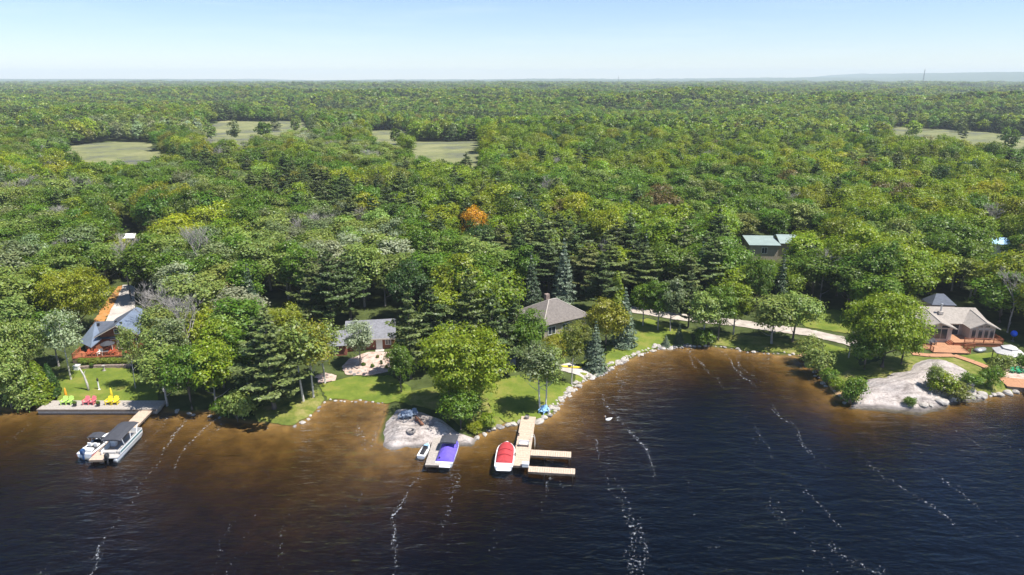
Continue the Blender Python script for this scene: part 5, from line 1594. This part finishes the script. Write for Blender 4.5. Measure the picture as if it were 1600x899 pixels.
# bowrider
e, L = boat_at('runabout', (139, 707), (166, 686), 'small open runabout with a grey top beside the long dock')
L, B = 5.6, 2.25
MB().loft(hull_rings(L, B, .6), caps=True).build('hull', MATS['white_gel'], e)
mb = MB()
for s in (-1, 1):
    pts = []
    for i in range(11):
        t = i / 10; hb = max(.03, (B / 2) * (1 - max(0, (t - .42) / .58) ** BOW[0])); pts.append(((t - .5) * L, s * (hb * .97 + .02), .3 + .12 * t * t))
    mb.tube(pts, .085, 5)
mb.build('hull_stripe', MATS['red_gel'], e)
rub_rail(L, B, 'white_gel', e, .62)
MB().loft([[(x, -w, z), (x, w, z), (x, w, z + .02), (x, -w, z + .02)] for x, w, z in ((-2.2, .85, .64), (.4, .88, .68), (1.6, .6, .76))]).build('cockpit_floor', MATS['black'], e)
mb = MB(); mb.slab([(.55, -.95, .7), (.2, -.85, 1.15), (.2, .85, 1.15), (.55, .95, .7)], .03); mb.build('windshield', MATS['glass'], e)
for y in (-.45, .45):
    mb = MB(); mb.box(-.9, -.35, y - .27, y + .27, .66, .95); mb.box(-1.0, -.86, y - .27, y + .27, .66, 1.3); mb.build('seat', MATS['white_paint'], e, bevel=.05)
MB().box(-2.3, -1.7, -.8, .8, .66, 1.0).build('stern_bench', MATS['white_paint'], e, bevel=.06)
mb = MB(); mb.loft([[(x, -.95, 1.85), (x, 0, 2.0), (x, .95, 1.85), (x, .95, 1.8), (x, -.95, 1.8)] for x in (-.6, .9)]); mb.build('bimini_top', MATS['dark_canvas'], e)
mb = MB()
for s in (-1, 1):
    for x in (-.5, .8): mb.tube([(.1, s * 1.0, .7), (x, s * .93, 1.82)], .025, 5)
mb.build('bimini_frame', MATS['steel'], e)
outboard(e, -L / 2, 0, .35, 'blue_cowl')
# jet ski
e, L = boat_at('personal_watercraft', (658, 713), (669, 696), 'white and black personal watercraft beside the short grey dock')
L, B = 3.3, 1.2
MB().loft(hull_rings(L, B, .42, keel=-.2)).build('hull', MATS['white_gel'], e)
MB().loft([[(x, -w, z0), (x, w, z0), (x, w * .75, z1), (x, -w * .75, z1)] for x, w, z0, z1 in ((-1.3, .34, .42, .62), (-.5, .32, .44, .82), (.1, .3, .46, .72), (.3, .42, .48, .9), (.9, .34, .52, .8), (1.4, .1, .58, .64))]).build('seat', MATS['black'], e, bevel=.03)
MB().loft([[(x, -w, z0), (x, w, z0), (x, w * .6, z1), (x, -w * .6, z1)] for x, w, z0, z1 in ((.32, .44, .5, .95), (.7, .4, .54, .9), (1.45, .12, .6, .68))]).build('cowl', MATS['sky_blue'], e, bevel=.02)
MB().tube([(.1, -.42, 1.02), (.2, 0, .98), (.1, .42, 1.02)], .03, 6).build('handlebar', MATS['black'], e)

# ------------------------------------------------------------------ chairs and small furniture
def adirondack_mesh():
    seat, back, armL, armR, legs = MB(), MB(), MB(), MB(), []
    seat.loft([[(-.28, y, z), (.28, y, z), (.28, y, z + .035), (-.28, y, z + .035)] for y, z in ((-.32, .37), (-.1, .34), (.25, .26))])
    for k in range(5):
        x = -.25 + k * .125; top = 1.0 - abs(k - 2) * .05
        back.loft([[(x - .055, y, z), (x + .055, y, z), (x + .055, y + .03, z), (x - .055, y + .03, z)] for y, z in ((.2, .24), (.52, top))])
    back.box(-.3, .3, .34, .37, .5, .57)
    for s, a in ((-1, armL), (1, armR)):
        x = s * .36; a.box(x - .08, x + .08, -.42, .38, .58, .61)
    for sx in (-1, 1):
        f = MB(); f.box(sx * .33 - .03, sx * .33 + .03, -.38, -.27, 0, .58); legs.append(f)
        b = MB(); b.loft([[(sx * .33 - .03, y, z0), (sx * .33 + .03, y, z0), (sx * .33 + .03, y, z1), (sx * .33 - .03, y, z1)] for y, z0, z1 in ((-.27, .22, .36), (.25, .06, .24), (.55, 0, .1))]); legs.append(b)
    return seat, back, armL, armR, legs
CHAIRS = {}
def chair(x, y, z, yaw, mat, label, group=None, scale=1.12):
    if mat not in CHAIRS:
        seat, back, aL, aR, legs = adirondack_mesh()
        r_ = empty('garden_chair')
        seat.build('seat', MATS[mat], r_); back.build('backrest', MATS[mat], r_); aL.build('armrest', MATS[mat], r_); aR.build('armrest', MATS[mat], r_)
        for l_ in legs: l_.build('leg', MATS[mat], r_)
        CHAIRS[mat] = r_
    else:
        r_ = copy_tree(CHAIRS[mat])
        for k in ('label', 'group'):
            if k in r_: del r_[k]
    r_.location = (x, y, z); r_.rotation_euler = (0, 0, R(yaw)); r_.scale = (scale,) * 3
    tag(r_, label, 'chair', group); return r_
def chair_px(px, py, yaw, mat, label, group=None, z=None, dz=0.0, scale=1.12):
    x, y, zz = gp(px, py, z); return chair(x, y, zz + dz, yaw, mat, label, group, scale)

for px, mat, nm in ((101.5, 'lime', 'lime green'), (109.5, 'lime', 'lime green'), (136, 'pink', 'pink'), (145, 'pink', 'pink'), (171, 'yellow', 'yellow'), (181, 'yellow', 'yellow')):
    chair_px(px, 631.5, random.uniform(-8, 8), mat, '%s slatted garden chair, one of a pair on the long shore deck' % nm, '%s chairs on the shore deck' % nm, z=SHORE_DECK[2], scale=1.2)
for px, py, yw in ((628, 654.5, -14), (634, 654, 4), (640, 653, -5), (648, 650, 12)):
    chair_px(px, py, yw, 'blue_grey', 'blue-grey slatted chair in the row on the granite slab', 'chairs on the granite slab', dz=-.06)
for px, py, yw, lb in ((847, 646, -25, 'light blue slatted chair at the head of the F-shaped dock, outer of two'), (853, 645, 10, 'light blue slatted chair at the head of the F-shaped dock, nearer the white stones')):
    chair_px(px, py, yw, 'sky_blue', lb)
def on_house(h, x, y, z): return h.matrix_world @ Vector((x, y, z))
bpy.context.view_layer.update()
for i, (x, yw) in enumerate(((-2.6, 10), (-1.7, -8), (.6, 6), (1.5, -10))):
    p = on_house(cA, x, -.1, .95); chair(p.x, p.y, p.z, 9 + yw, 'red_wood', 'red wooden chair on the deck of the blue-roofed cottage', 'red chairs on the cottage deck')
p = on_house(cA, -.7, -.2, .95); chair(p.x, p.y, p.z, 12, 'chalk', 'white chair among the red ones on the cottage deck')
for x, y, lb in ((-5.6, -2.6, 'charcoal chair on the orange lower deck, by the railing'), (-4.6, -2.2, 'charcoal chair on the orange lower deck, by the glass wing')):
    p = on_house(cE, x, y, .02); chair(p.x, p.y, p.z, -15, 'charcoal', lb)
for px, py, lb in ((1583, 583, 'green garden chair on the gravel terrace, nearer the gazebo'), (1593, 584, 'green garden chair on the gravel terrace, nearer the terrace edge')):
    chair_px(px, py, 8, 'plastic_green', lb, dz=.04)

def umbrella(x, y, z, h, r_, mat, label, closed=False, pole='dark_canvas'):
    e = empty('patio_umbrella', (x, y, z)); tag(e, label, 'umbrella')
    MB().tube([(0, 0, 0), (0, 0, h)], .03, 8).build('pole', MATS[pole], e)
    MB().lathe([(.28, 0), (.28, .07), (.06, .12)], 12).build('base', MATS['black'], e)
    if closed: mb = MB().lathe([(.04, h + .08), (.11, h - .1), (.19, h * .62), (.22, h * .42), (.12, h * .36)][::-1], 10)
    else:
        mb = MB(); rings = [[(r_ * t * math.cos(k * math.pi / 4), r_ * t * math.sin(k * math.pi / 4), h - .55 * t ** 1.4 + .02) for k in range(8)] for t in (.03, .35, .7, 1)]
        rings += [[(r_ * .98 * math.cos(k * math.pi / 4), r_ * .98 * math.sin(k * math.pi / 4), h - .62) for k in range(8)]]; mb.loft(rings, caps=False)
    mb.build('canopy', MATS[mat], e, smooth=closed)
    return e
for px, mat, nm in ((105, 'orange', 'closed orange umbrella behind the lime green chairs'), (176, 'yellow', 'closed yellow umbrella behind the yellow chairs')):
    x, y, z = gp(px, 627); umbrella(x, y, z - .03, 2.3, 1.2, mat, nm, True)
p = on_house(cA, .3, .9, .95); umbrella(p.x, p.y, p.z, 2.3, 1.25, 'dark_canvas', 'open dark umbrella over the cottage deck')
p = on_house(cA, .3, .75, .95)
e = empty('round_table', (p.x + .05, p.y - .9, p.z)); tag(e, 'small round dark table on the cottage deck', 'table')
MB().lathe([(.5, .68), (.5, .72)], 16).build('table_top', MATS['charcoal'], e); MB().tube([(0, 0, 0), (0, 0, .68)], .05, 8).build('pedestal', MATS['charcoal'], e); MB().lathe([(.25, 0), (.25, .04), (.05, .07)], 12).build('foot', MATS['charcoal'], e)

# planters and lawn ornaments by the first cottage
def pot(px, py, label, z=None, r_=.3, h=.5, mat='black', leaf='green'):
    x, y, zz = gp(px, py, z); e = empty('plant_pot', (x, y, zz)); tag(e, label, 'planter')
    MB().lathe([(r_ * .7, -.03), (r_, h), (r_ * 1.06, h), (r_ * 1.06, h + .05), (r_ * .85, h + .05)], 12).build('pot', MATS[mat], e)
    c = link('foliage', PROTO['bush0'][0], None, e, (0, 0, h * .9), None, (r_ * .62, r_ * .62, r_ * .5)); c['tint'] = TINT[leaf]
pot(117.5, 635, 'black pot on the shore deck beside the lime green chairs', z=.74)
pot(154, 635, 'black pot on the shore deck beside the pink chairs', z=.74)
pot(144, 576, 'dark urn in front of the stone garden edging', r_=.34, h=.6)
for k in range(9):
    px = 128 + k * 8.2
    x, y, z = gp(px, 568.5)
    plant('bush%d' % (k % 3), x, y, 1.25, 1.5, jit((0.22, 0.27, 0.03), a=.12), 'clipped yellow-green shrub in the row below the cottage deck', 'shrub row below the cottage deck')
def wall_run(pix, h, t, label, mat='stone_wall', n_up=2, size=.55):
    """low dry wall of separate blocks"""
    P = [Vector(gp(*q)) for q in pix]
    e = empty('garden_wall', P[0]); tag(e, label, 'wall')
    rg = random.Random(3); base = None
    for a, b in zip(P[:-1], P[1:]):
        d = b - a; L = math.hypot(d.x, d.y); ang = math.atan2(d.y, d.x); n = max(1, int(L / size))
        for r_ in range(n_up):
            for i in range(n):
                t_ = (i + .5 * (r_ % 2)) / n + .5 / n
                if t_ > 1: continue
                p = a + d * t_ - P[0]
                if base is None: base = MB().box(-.5, .5, -.5, .5, -.5, .5).build('stone', MATS[mat], e, bevel=.08); o = base
                else: o = link('stone', base.data, None, e)
                o.location = (p.x, p.y, p.z - .12 + (r_ + .5) * h / n_up); o.rotation_euler = (0, 0, ang + rg.uniform(-.06, .06)); o.scale = (L / n * rg.uniform(.9, 1.04), t * rg.uniform(.85, 1.1), h / n_up * rg.uniform(.95, 1.08) + .02)
wall_run([(118, 578), (150, 575), (204, 574)], .65, .5, 'low brown stone edging below the shrub row')
x, y, z = gp(121, 578); e = empty('planter_box', (x, y, z)); tag(e, 'cream square planter box at the end of the stone edging', 'planter')
mb = MB(); mb.box(-.42, .42, -.42, .42, -.05, .8); mb.build('box', MATS['chalk'], e, bevel=.03); MB().box(-.47, .47, -.47, .47, .8, .88).build('rim', MATS['white_paint'], e)
x, y, z = gp(163, 580); e = empty('stone_pillar', (x, y, z)); tag(e, 'short pale stone pillar in front of the stone edging', 'pillar')
MB().box(-.25, .25, -.25, .25, -.05, .12).build('base', MATS['stone'], e); MB().lathe([(.17, .12), (.14, .5), (.16, .95)], 10).build('shaft', MATS['stone'], e); MB().box(-.22, .22, -.22, .22, .95, 1.1).build('cap', MATS['stone'], e)
x, y, z = gp(155, 609); e = empty('lawn_statue', (x, y, z)); tag(e, 'white post with a dark lantern standing on the cottage lawn', 'lamp post')
MB().lathe([(.24, -.05), (.24, .12), (.11, .2), (.10, 1.5), (.16, 1.6)], 12).build('post', MATS['white_paint'], e); MB().lathe([(.13, 1.6), (.17, 1.95), (.05, 2.15), (.02, 2.3)], 8).build('lantern', MATS['black'], e)
x, y, z = gp(139, 611); e = empty('dead_trunk', (x, y, z)); tag(e, 'leaning grey bare tree trunk on the cottage lawn', 'tree trunk')
MB().tube([(0, 0, -.2), (-.15, .1, 1.3), (-.45, .15, 2.8), (-.95, .1, 4.2)], [.2, .17, .14, .08], 8).build('trunk', MATS['bark_pale'], e, smooth=True); MB().tube([(-.45, .15, 2.8), (-.2, .3, 3.5)], [.07, .03], 6).build('branch_stub', MATS['bark_pale'], e)

# things on the granite slab
x, y, z = gp(655, 661); e = empty('log_bench', (x, y, z), R(-60)); tag(e, 'split log bench lying on the granite slab', 'bench')
MB().tube([(-1.3, 0, .32), (0, .03, .34), (1.3, 0, .32)], .22, 10).build('log', MATS['log'], e, smooth=True)
for s in (-.9, .9): MB().box(s - .15, s + .15, -.22, .22, -.15, .18).build('support', MATS['log'], e)
x, y, z = gp(642, 674); e = empty('fire_pit', (x, y, z)); tag(e, 'round stone fire pit on the granite slab', 'fire pit')
for k in range(9):
    a_ = k * .698; MB().box(-.2, .2, -.13, .13, -.1, .22).build('stone', MATS['stone_dark'], e, bevel=.05, loc=(.55 * math.cos(a_), .55 * math.sin(a_), 0), rot=(0, 0, a_ + 1.57))
MB().lathe([(.45, -.05), (.42, .05)], 12).build('ash', MATS['black'], e)

# kayak
x, y, z = gp(890, 575); e = empty('kayak', (x, y, z + .06), R(-8)); tag(e, 'yellow kayak lying at the end of the concrete path', 'kayak')
MB().loft([[(x_, -w, .22), (x_, -w * .8, .05), (x_, 0, 0), (x_, w * .8, .05), (x_, w, .22), (x_, 0, .22 + .1 * (w > .2))] for x_, w in ((-2.1, .03), (-1.5, .22), (-.6, .37), (.6, .37), (1.5, .22), (2.1, .03))]).build('hull', MATS['yellow'], e, smooth=True)
MB().lathe([(.34, .28), (.38, .34), (.3, .35)], 14).build('cockpit_rim', MATS['black'], e)

# dock furniture
def dockpt(d, u, v, z=0): return (d.matrix_world @ Vector((u, v, z)))
bpy.context.view_layer.update()
p = dockpt(dkF, 8.9, 0); e = empty('bench', p, dkF.rotation_euler.z + R(90)); tag(e, 'white bench across the F-shaped dock', 'bench')
MB().box(-.75, .75, -.2, .2, .4, .46).build('seat', MATS['white_paint'], e); MB().box(-.75, .75, .2, .25, .5, .85).build('backrest', MATS['white_paint'], e)
for sx in (-.65, .65): MB().box(sx - .05, sx + .05, -.2, .25, -.03, .5).build('leg', MATS['charcoal'], e)
p = dockpt(dkF, 14.0, .7); e = empty('storage_box', p, dkF.rotation_euler.z); tag(e, 'small white storage box on the corner of the F-shaped dock', 'box')
MB().box(-.3, .3, -.45, .45, -.02, .45).build('bin', MATS['chalk'], e, bevel=.02); MB().box(-.33, .33, -.48, .48, .45, .52).build('lid', MATS['white_paint'], e, bevel=.02)
p = dockpt(dkF, 7.2, 1.35); e = empty('swim_ladder', p, dkF.rotation_euler.z); tag(e, 'white tubular swim ladder on the side of the F-shaped dock', 'ladder')
mb = MB()
for s in (-.25, .25): mb.tube([(s, -.5, -.04), (s, -.45, .75), (s, .0, .8), (s, .12, .3), (s, .12, -1.2)], .03, 6)
mb.build('rails', MATS['white_paint'], e); mb = MB()
for k in range(4): mb.tube([(-.25, .12, -.1 - .3 * k), (.25, .12, -.1 - .3 * k)], .025, 6)
mb.build('rungs', MATS['white_paint'], e)
p = dockpt(dkF, .7, -.2); e = empty('barrel_planter', p); tag(e, 'low grey tub at the shore end of the F-shaped dock', 'planter')
MB().lathe([(.3, -.03), (.38, .4), (.3, .42), (.26, .3)], 12).build('tub', MATS['stone_dark'], e)
def cleats(d, spots, nm):
    m = None
    for u, v in spots:
        p = dockpt(d, u, v); e = empty('dock_bollard', p); tag(e, nm, 'bollard', nm)
        if m is None:
            o = MB().lathe([(.09, -.03), (.07, .3), (.11, .34), (.1, .42)], 8).build('post', MATS['black'], e); m = o.data
        else: link('post', m, None, e)
cleats(dkF, [(6, -.95), (11.5, -.95)], 'short black mooring post on the F-shaped dock')
cleats(dkC, [(1.5, .8), (6.5, .8)], 'short black mooring post on the short grey dock')

# gazebo and terrace
x, y, z = gp(1572, 569); e = empty('gazebo', (x, y, z), R(12)); tag(e, 'hexagonal gazebo with a two-tier pale grey canopy', 'gazebo')
def hexring(r_, z_): return [(r_ * math.cos(k * math.pi / 3), r_ * math.sin(k * math.pi / 3), z_) for k in range(6)]
mb = MB(); mb.loft([hexring(2.6, 2.25), hexring(2.62, 2.4), hexring(1.1, 3.15), hexring(1.0, 3.1)], caps=False); cn = mb.build('canopy', MATS['tent_grey'], e)
mb = MB(); mb.loft([hexring(1.35, 3.12), hexring(1.36, 3.22), hexring(.05, 3.75)]); mb.build('top_tier', MATS['tent_grey'], cn)
mb = MB(); mb.loft([hexring(1.37, 3.09), hexring(1.38, 3.14)], caps=False); mb.build('trim_band', MATS['charcoal'], cn)
for k in range(6):
    MB().box(-.06, .06, -.06, .06, -.05, 2.36).build('post', MATS['black'], e, loc=(2.3 * math.cos(k * math.pi / 3), 2.3 * math.sin(k * math.pi / 3), 0))
x, y, z = gp(1568, 570); e = empty('patio_table', (x, y + .6, z)); tag(e, 'red-brown table under the gazebo', 'table')
MB().box(-.8, .8, -.45, .45, .68, .74).build('table_top', MATS['red_wood'], e)
for sx in (-.7, .7):
    for sy in (-.38, .38): MB().box(sx - .04, sx + .04, sy - .04, sy + .04, -.03, .68).build('leg', MATS['red_wood'], e)
x, y, z = gp(1582, 533); e = empty('garden_ball', (x, y, z)); tag(e, 'bright blue ball on a stand in the shade behind the gazebo', 'garden ball')
MB().lathe([(.03, .9), (.32, 1.0), (.55, 1.3), (.6, 1.55), (.5, 1.85), (.28, 2.08), (.04, 2.15)], 16).build('ball', MATS['bright_blue'], e, smooth=True); MB().lathe([(.35, -.05), (.3, .05), (.07, .1), (.07, .92)], 12).build('stand', MATS['charcoal'], e)
x, y, z = gp(1532, 548); e = empty('covered_dinghy', (x, y, z), R(25)); tag(e, 'upturned pale grey dinghy on the small lawn by the gazebo', 'boat')
MB().loft([[(x_, -w, 0), (x_, -w * .8, h_ * .7), (x_, 0, h_), (x_, w * .8, h_ * .7), (x_, w, 0)] for x_, w, h_ in ((-1.4, .62, .5), (-.5, .7, .6), (.6, .62, .55), (1.3, .3, .4), (1.6, .04, .2))]).build('hull', MATS['alu'], e, smooth=True)
MB().tube([(-1.4, 0, .5), (-.5, 0, .61), (.6, 0, .56), (1.3, 0, .41)], .03, 5).build('keel', MATS['alu'], e)
x, y, z = gp(1598, 571); e = empty('flower_tub', (x, y, z)); tag(e, 'tub of bright pink flowers beside the gazebo', 'planter')
MB().lathe([(.3, -.03), (.42, .5), (.36, .5)], 12).build('tub', MATS['terracotta'], e); c = link('flowers', PROTO['bush1'][0], None, e, (0, 0, .4), None, (.28, .28, .28)); c['tint'] = (.6, .1, .32)
# low deck by the water at the right
P0 = gp(1567, 600); e = empty('waterside_deck', (P0[0], P0[1], P0[2] + .3), R(-14)); tag(e, 'orange plank deck by the water beyond the gazebo', 'deck')
plank_part('planks', planks(0, 9, -1.6, 2.4, 0, 'x', .2, .02, .05, 12), 'deck_orange', e); MB().box(.05, 8.95, -1.55, 2.3, -1.6, -.06).build('frame', MATS['dock_frame'], e)
mb = MB(); mb.box(2.6, 8.8, -3.2, -1.65, -.32, -.25); mb.box(2.6, 8.8, -3.15, -1.7, -1.7, -.33); mb.build('step', MATS['deck_orange'], e)
bpy.context.view_layer.update()
for u, v, lb in ((4.6, .2, 'charcoal chair on the waterside deck, first of two'), (5.8, .1, 'charcoal chair on the waterside deck, beside the other dark chair')):
    p = e.matrix_world @ Vector((u, v, 0)); chair(p.x, p.y, p.z, -10, 'charcoal', lb)

# swan
x, y = at_z(951, 657); e = empty('swan', (x, y, 0), R(200)); tag(e, 'white swan swimming beyond the F-shaped dock', 'bird')
body = MB(); body.loft([[(x_, r_ * .8 * math.cos(k * .785), zc + r_ * .75 * math.sin(k * .785)) for k in range(8)] for x_, r_, zc in ((-.62, .03, .34), (-.42, .16, .24), (-.1, .3, .16), (.2, .3, .14), (.42, .2, .16), (.52, .11, .28), (.56, .085, .5), (.5, .07, .68), (.54, .075, .8), (.64, .07, .82), (.72, .035, .79))])
body.build('body', MATS['white_paint'], e, smooth=True); MB().loft([[(x_, -w, .79), (x_, w, .79), (x_, w, .82), (x_, -w, .82)] for x_, w in ((.70, .035), (.84, .012))]).build('beak', MATS['orange'], e)

# ------------------------------------------------------------------ boulders of the shore edging
def boulder_mesh(seed, mat):
    rg = random.Random(seed); bm = bmesh.new(); bmesh.ops.create_icosphere(bm, subdivisions=2, radius=.5)
    ax = [Vector((rg.uniform(-1, 1), rg.uniform(-1, 1), rg.uniform(-.6, 1))).normalized() for _ in range(7)]
    for v in bm.verts:
        for a_ in ax:
            d = v.co.dot(a_); lim = .36 + .08 * math.sin(a_.x * 9)
            if d > lim: v.co -= a_ * (d - lim) * .85
        v.co += Vector((rg.uniform(-1, 1), rg.uniform(-1, 1), rg.uniform(-1, 1))) * .025
    me = bpy.data.meshes.new('boulder'); bm.to_mesh(me); bm.free(); me.materials.append(MATS[mat]); return me
BM_ = [boulder_mesh(s, 'stone') for s in range(6)] + [boulder_mesh(s, 'stone_dark') for s in (11, 12)]
rgb = random.Random(8)
def boulders(pix, spacing, s0, s1, label, dark=.1, inland=.25, rows=1, flat=.65):
    P = [np.array(at_z(*q)) for q in pix]
    for a, b in zip(P[:-1], P[1:]):
        L = np.hypot(*(b - a)); n = max(1, int(L / spacing)); d = (b - a) / L; nn = np.array([-d[1], d[0]])
        for i in range(n):
            for r_ in range(rows):
                p = a + (b - a) * (i + rgb.uniform(.2, .8)) / n + nn * (inland + r_ * .6 + rgb.uniform(-.3, .3))
                s = s0 + (s1 - s0) * rgb.random() ** 1.6; z = max(-.12, S(p[0], p[1])) 
                o = link('boulder', BM_[6 + rgb.randrange(2)] if rgb.random() < dark else BM_[rgb.randrange(6)], None, None, (p[0], p[1], z + s * flat * .08), (rgb.uniform(-.2, .2), rgb.uniform(-.2, .2), rgb.uniform(0, 6.28)), (s * rgb.uniform(.9, 1.5), s, s * flat * rgb.uniform(.8, 1.2)))
                tag(o, label, 'boulder', 'boulders: ' + label)
boulders([(862, 652), (871, 638), (881, 624), (900, 605), (930, 590), (960, 573), (990, 558), (1030, 546), (1080, 541.5)], .62, .4, 1.15, 'pale boulder in the stone edging of the sweeping lawn', .12, .0, 2)
boulders([(786, 665), (818, 663)], 1.0, 1.1, 1.5, 'big pale block in the wall left of the F-shaped dock', 0, .1)
boulders([(834, 661), (848, 657), (862, 651)], .9, 1.0, 1.6, 'large white boulder by the light blue chairs', .15, .0, 1)
boulders([(742, 687), (760, 678), (788, 665)], .9, .8, 1.2, 'grey boulder in the wall between the two docks', .5, .1)
boulders([(462, 668), (486, 653), (500, 640), (511, 628)], .95, .5, 1.0, 'small boulder along the edge of the grassy point', .35, .1)
boulders([(511, 628), (560, 627), (610, 631)], .8, .45, .75, 'low stone edging the bright mown lawn', .3, .05)
boulders([(1080, 541), (1130, 544), (1180, 552), (1244, 556)], .9, .4, 1.0, 'boulder along the grassy bay shore', .35, .1)
boulders([(1256, 566), (1290, 602), (1312, 624), (1330, 633)], 1.5, .5, 1.1, 'boulder along the brown sand strip', .3, .0)
boulders([(1470, 633), (1500, 625), (1540, 621), (1590, 614)], .8, .6, 2.0, 'pale boulder at the waterline below the boardwalk', .15, .3)
boulders([(1430, 639), (1468, 634)], 1.6, .9, 2.4, 'boulder at the foot of the bare granite outcrop', .1, .2)
boulders([(262, 642), (300, 647), (350, 655)], 1.6, .6, 1.0, 'dark boulder under the shore thicket', .6, .1)
for (px, py, s, lb) in ((548, 583, 1.1, 0), (554, 586, .9, 0), (560, 584, .8, 0), (566, 582, .7, 1), (572, 580, .6, 1), (583, 568, .5, 1), (592, 572, .6, 1), (600, 563, .5, 1), (578, 560, .5, 1), (610, 560, .6, 1), (545, 578, .8, 0), (588, 580, .6, 1)):
    x, y, z = gp(px, py); o = link('boulder', BM_[6 + lb % 2] if not lb else BM_[rgb.randrange(6)], None, None, (x, y, z + .12), (0, 0, rgb.uniform(0, 6)), (s, s * .8, s * .6))
    t_ = 'dark stone in the pile at the gravel garden corner' if not lb else 'pale stone set in the pinkish gravel garden'; tag(o, t_, 'stone', 'stones: ' + t_)
for (px, py, h, w, ti) in ((582, 575, .9, .8, 'green'), (596, 570, 1.0, .6, 'deep'), (604, 576, .8, .8, 'olive'), (568, 572, .8, .9, 'green'), (612, 566, 1.1, .7, 'maple'), (590, 560, .8, .7, 'olive')):
    plant_px('bush%d' % rgb.randrange(3), px, py, h, w, ti, 'small tufted shrub in the pinkish gravel garden', 'shrubs in the gravel garden')

# ------------------------------------------------------------------ masts on the skyline
def mast(px, base_py, h, wd, dist, label):
    a_, b_, c_ = ray(px, base_py); t = dist / b_; x, y = a_ * t, b_ * t
    e = empty('radio_mast', (x, y, float(H(x, y)) - 1)); tag(e, label, 'mast')
    for k in range(3):
        an = k * 2.094; MB().tube([(wd * math.cos(an), wd * math.sin(an), 0), (wd * .35 * math.cos(an), wd * .35 * math.sin(an), h)], wd * .16, 4).build('leg', MATS['charcoal'], e)
    br = MB(); n = 12
    for i in range(n):
        t0, t1 = i / n, (i + 1) / n
        for k in range(3):
            a0_, a1_ = k * 2.094, (k + 1) * 2.094; r0, r1 = wd * (1 - .65 * t0), wd * (1 - .65 * t1)
            br.tube([(r0 * math.cos(a0_), r0 * math.sin(a0_), h * t0), (r1 * math.cos(a1_), r1 * math.sin(a1_), h * t1)], wd * .07, 4)
    br.build('bracing', MATS['charcoal'], e)
    MB().tube([(0, 0, h * .97), (0, 0, h * 1.12)], wd * .1, 4).build('aerial', MATS['charcoal'], e)
mast(1441, 135, 82, 3.2, 3600, 'tall lattice radio mast rising above the skyline, the larger one')
mast(966, 128, 62, 2.6, 4600, 'thin distant radio mast on the skyline, the smaller one')
# ------------------------------------------------------------------ air
hz = MB().box(-13200, 13200, -560, 13400, -12, 190).build('haze', None)
hm = bpy.data.materials.new('haze'); hm.use_nodes = True
hm.node_tree.nodes.clear()
ho = hm.node_tree.nodes.new('ShaderNodeOutputMaterial'); hv = hm.node_tree.nodes.new('ShaderNodeVolumePrincipled')
hv.inputs['Color'].default_value = (0.80, 0.89, 1.0, 1); hv.inputs['Density'].default_value = 0.00011
hm.node_tree.links.new(hv.outputs[0], ho.inputs['Volume'])
hz.data.materials.append(hm)
tag(hz, 'thin blue summer haze over the forest', 'haze', kind='stuff')
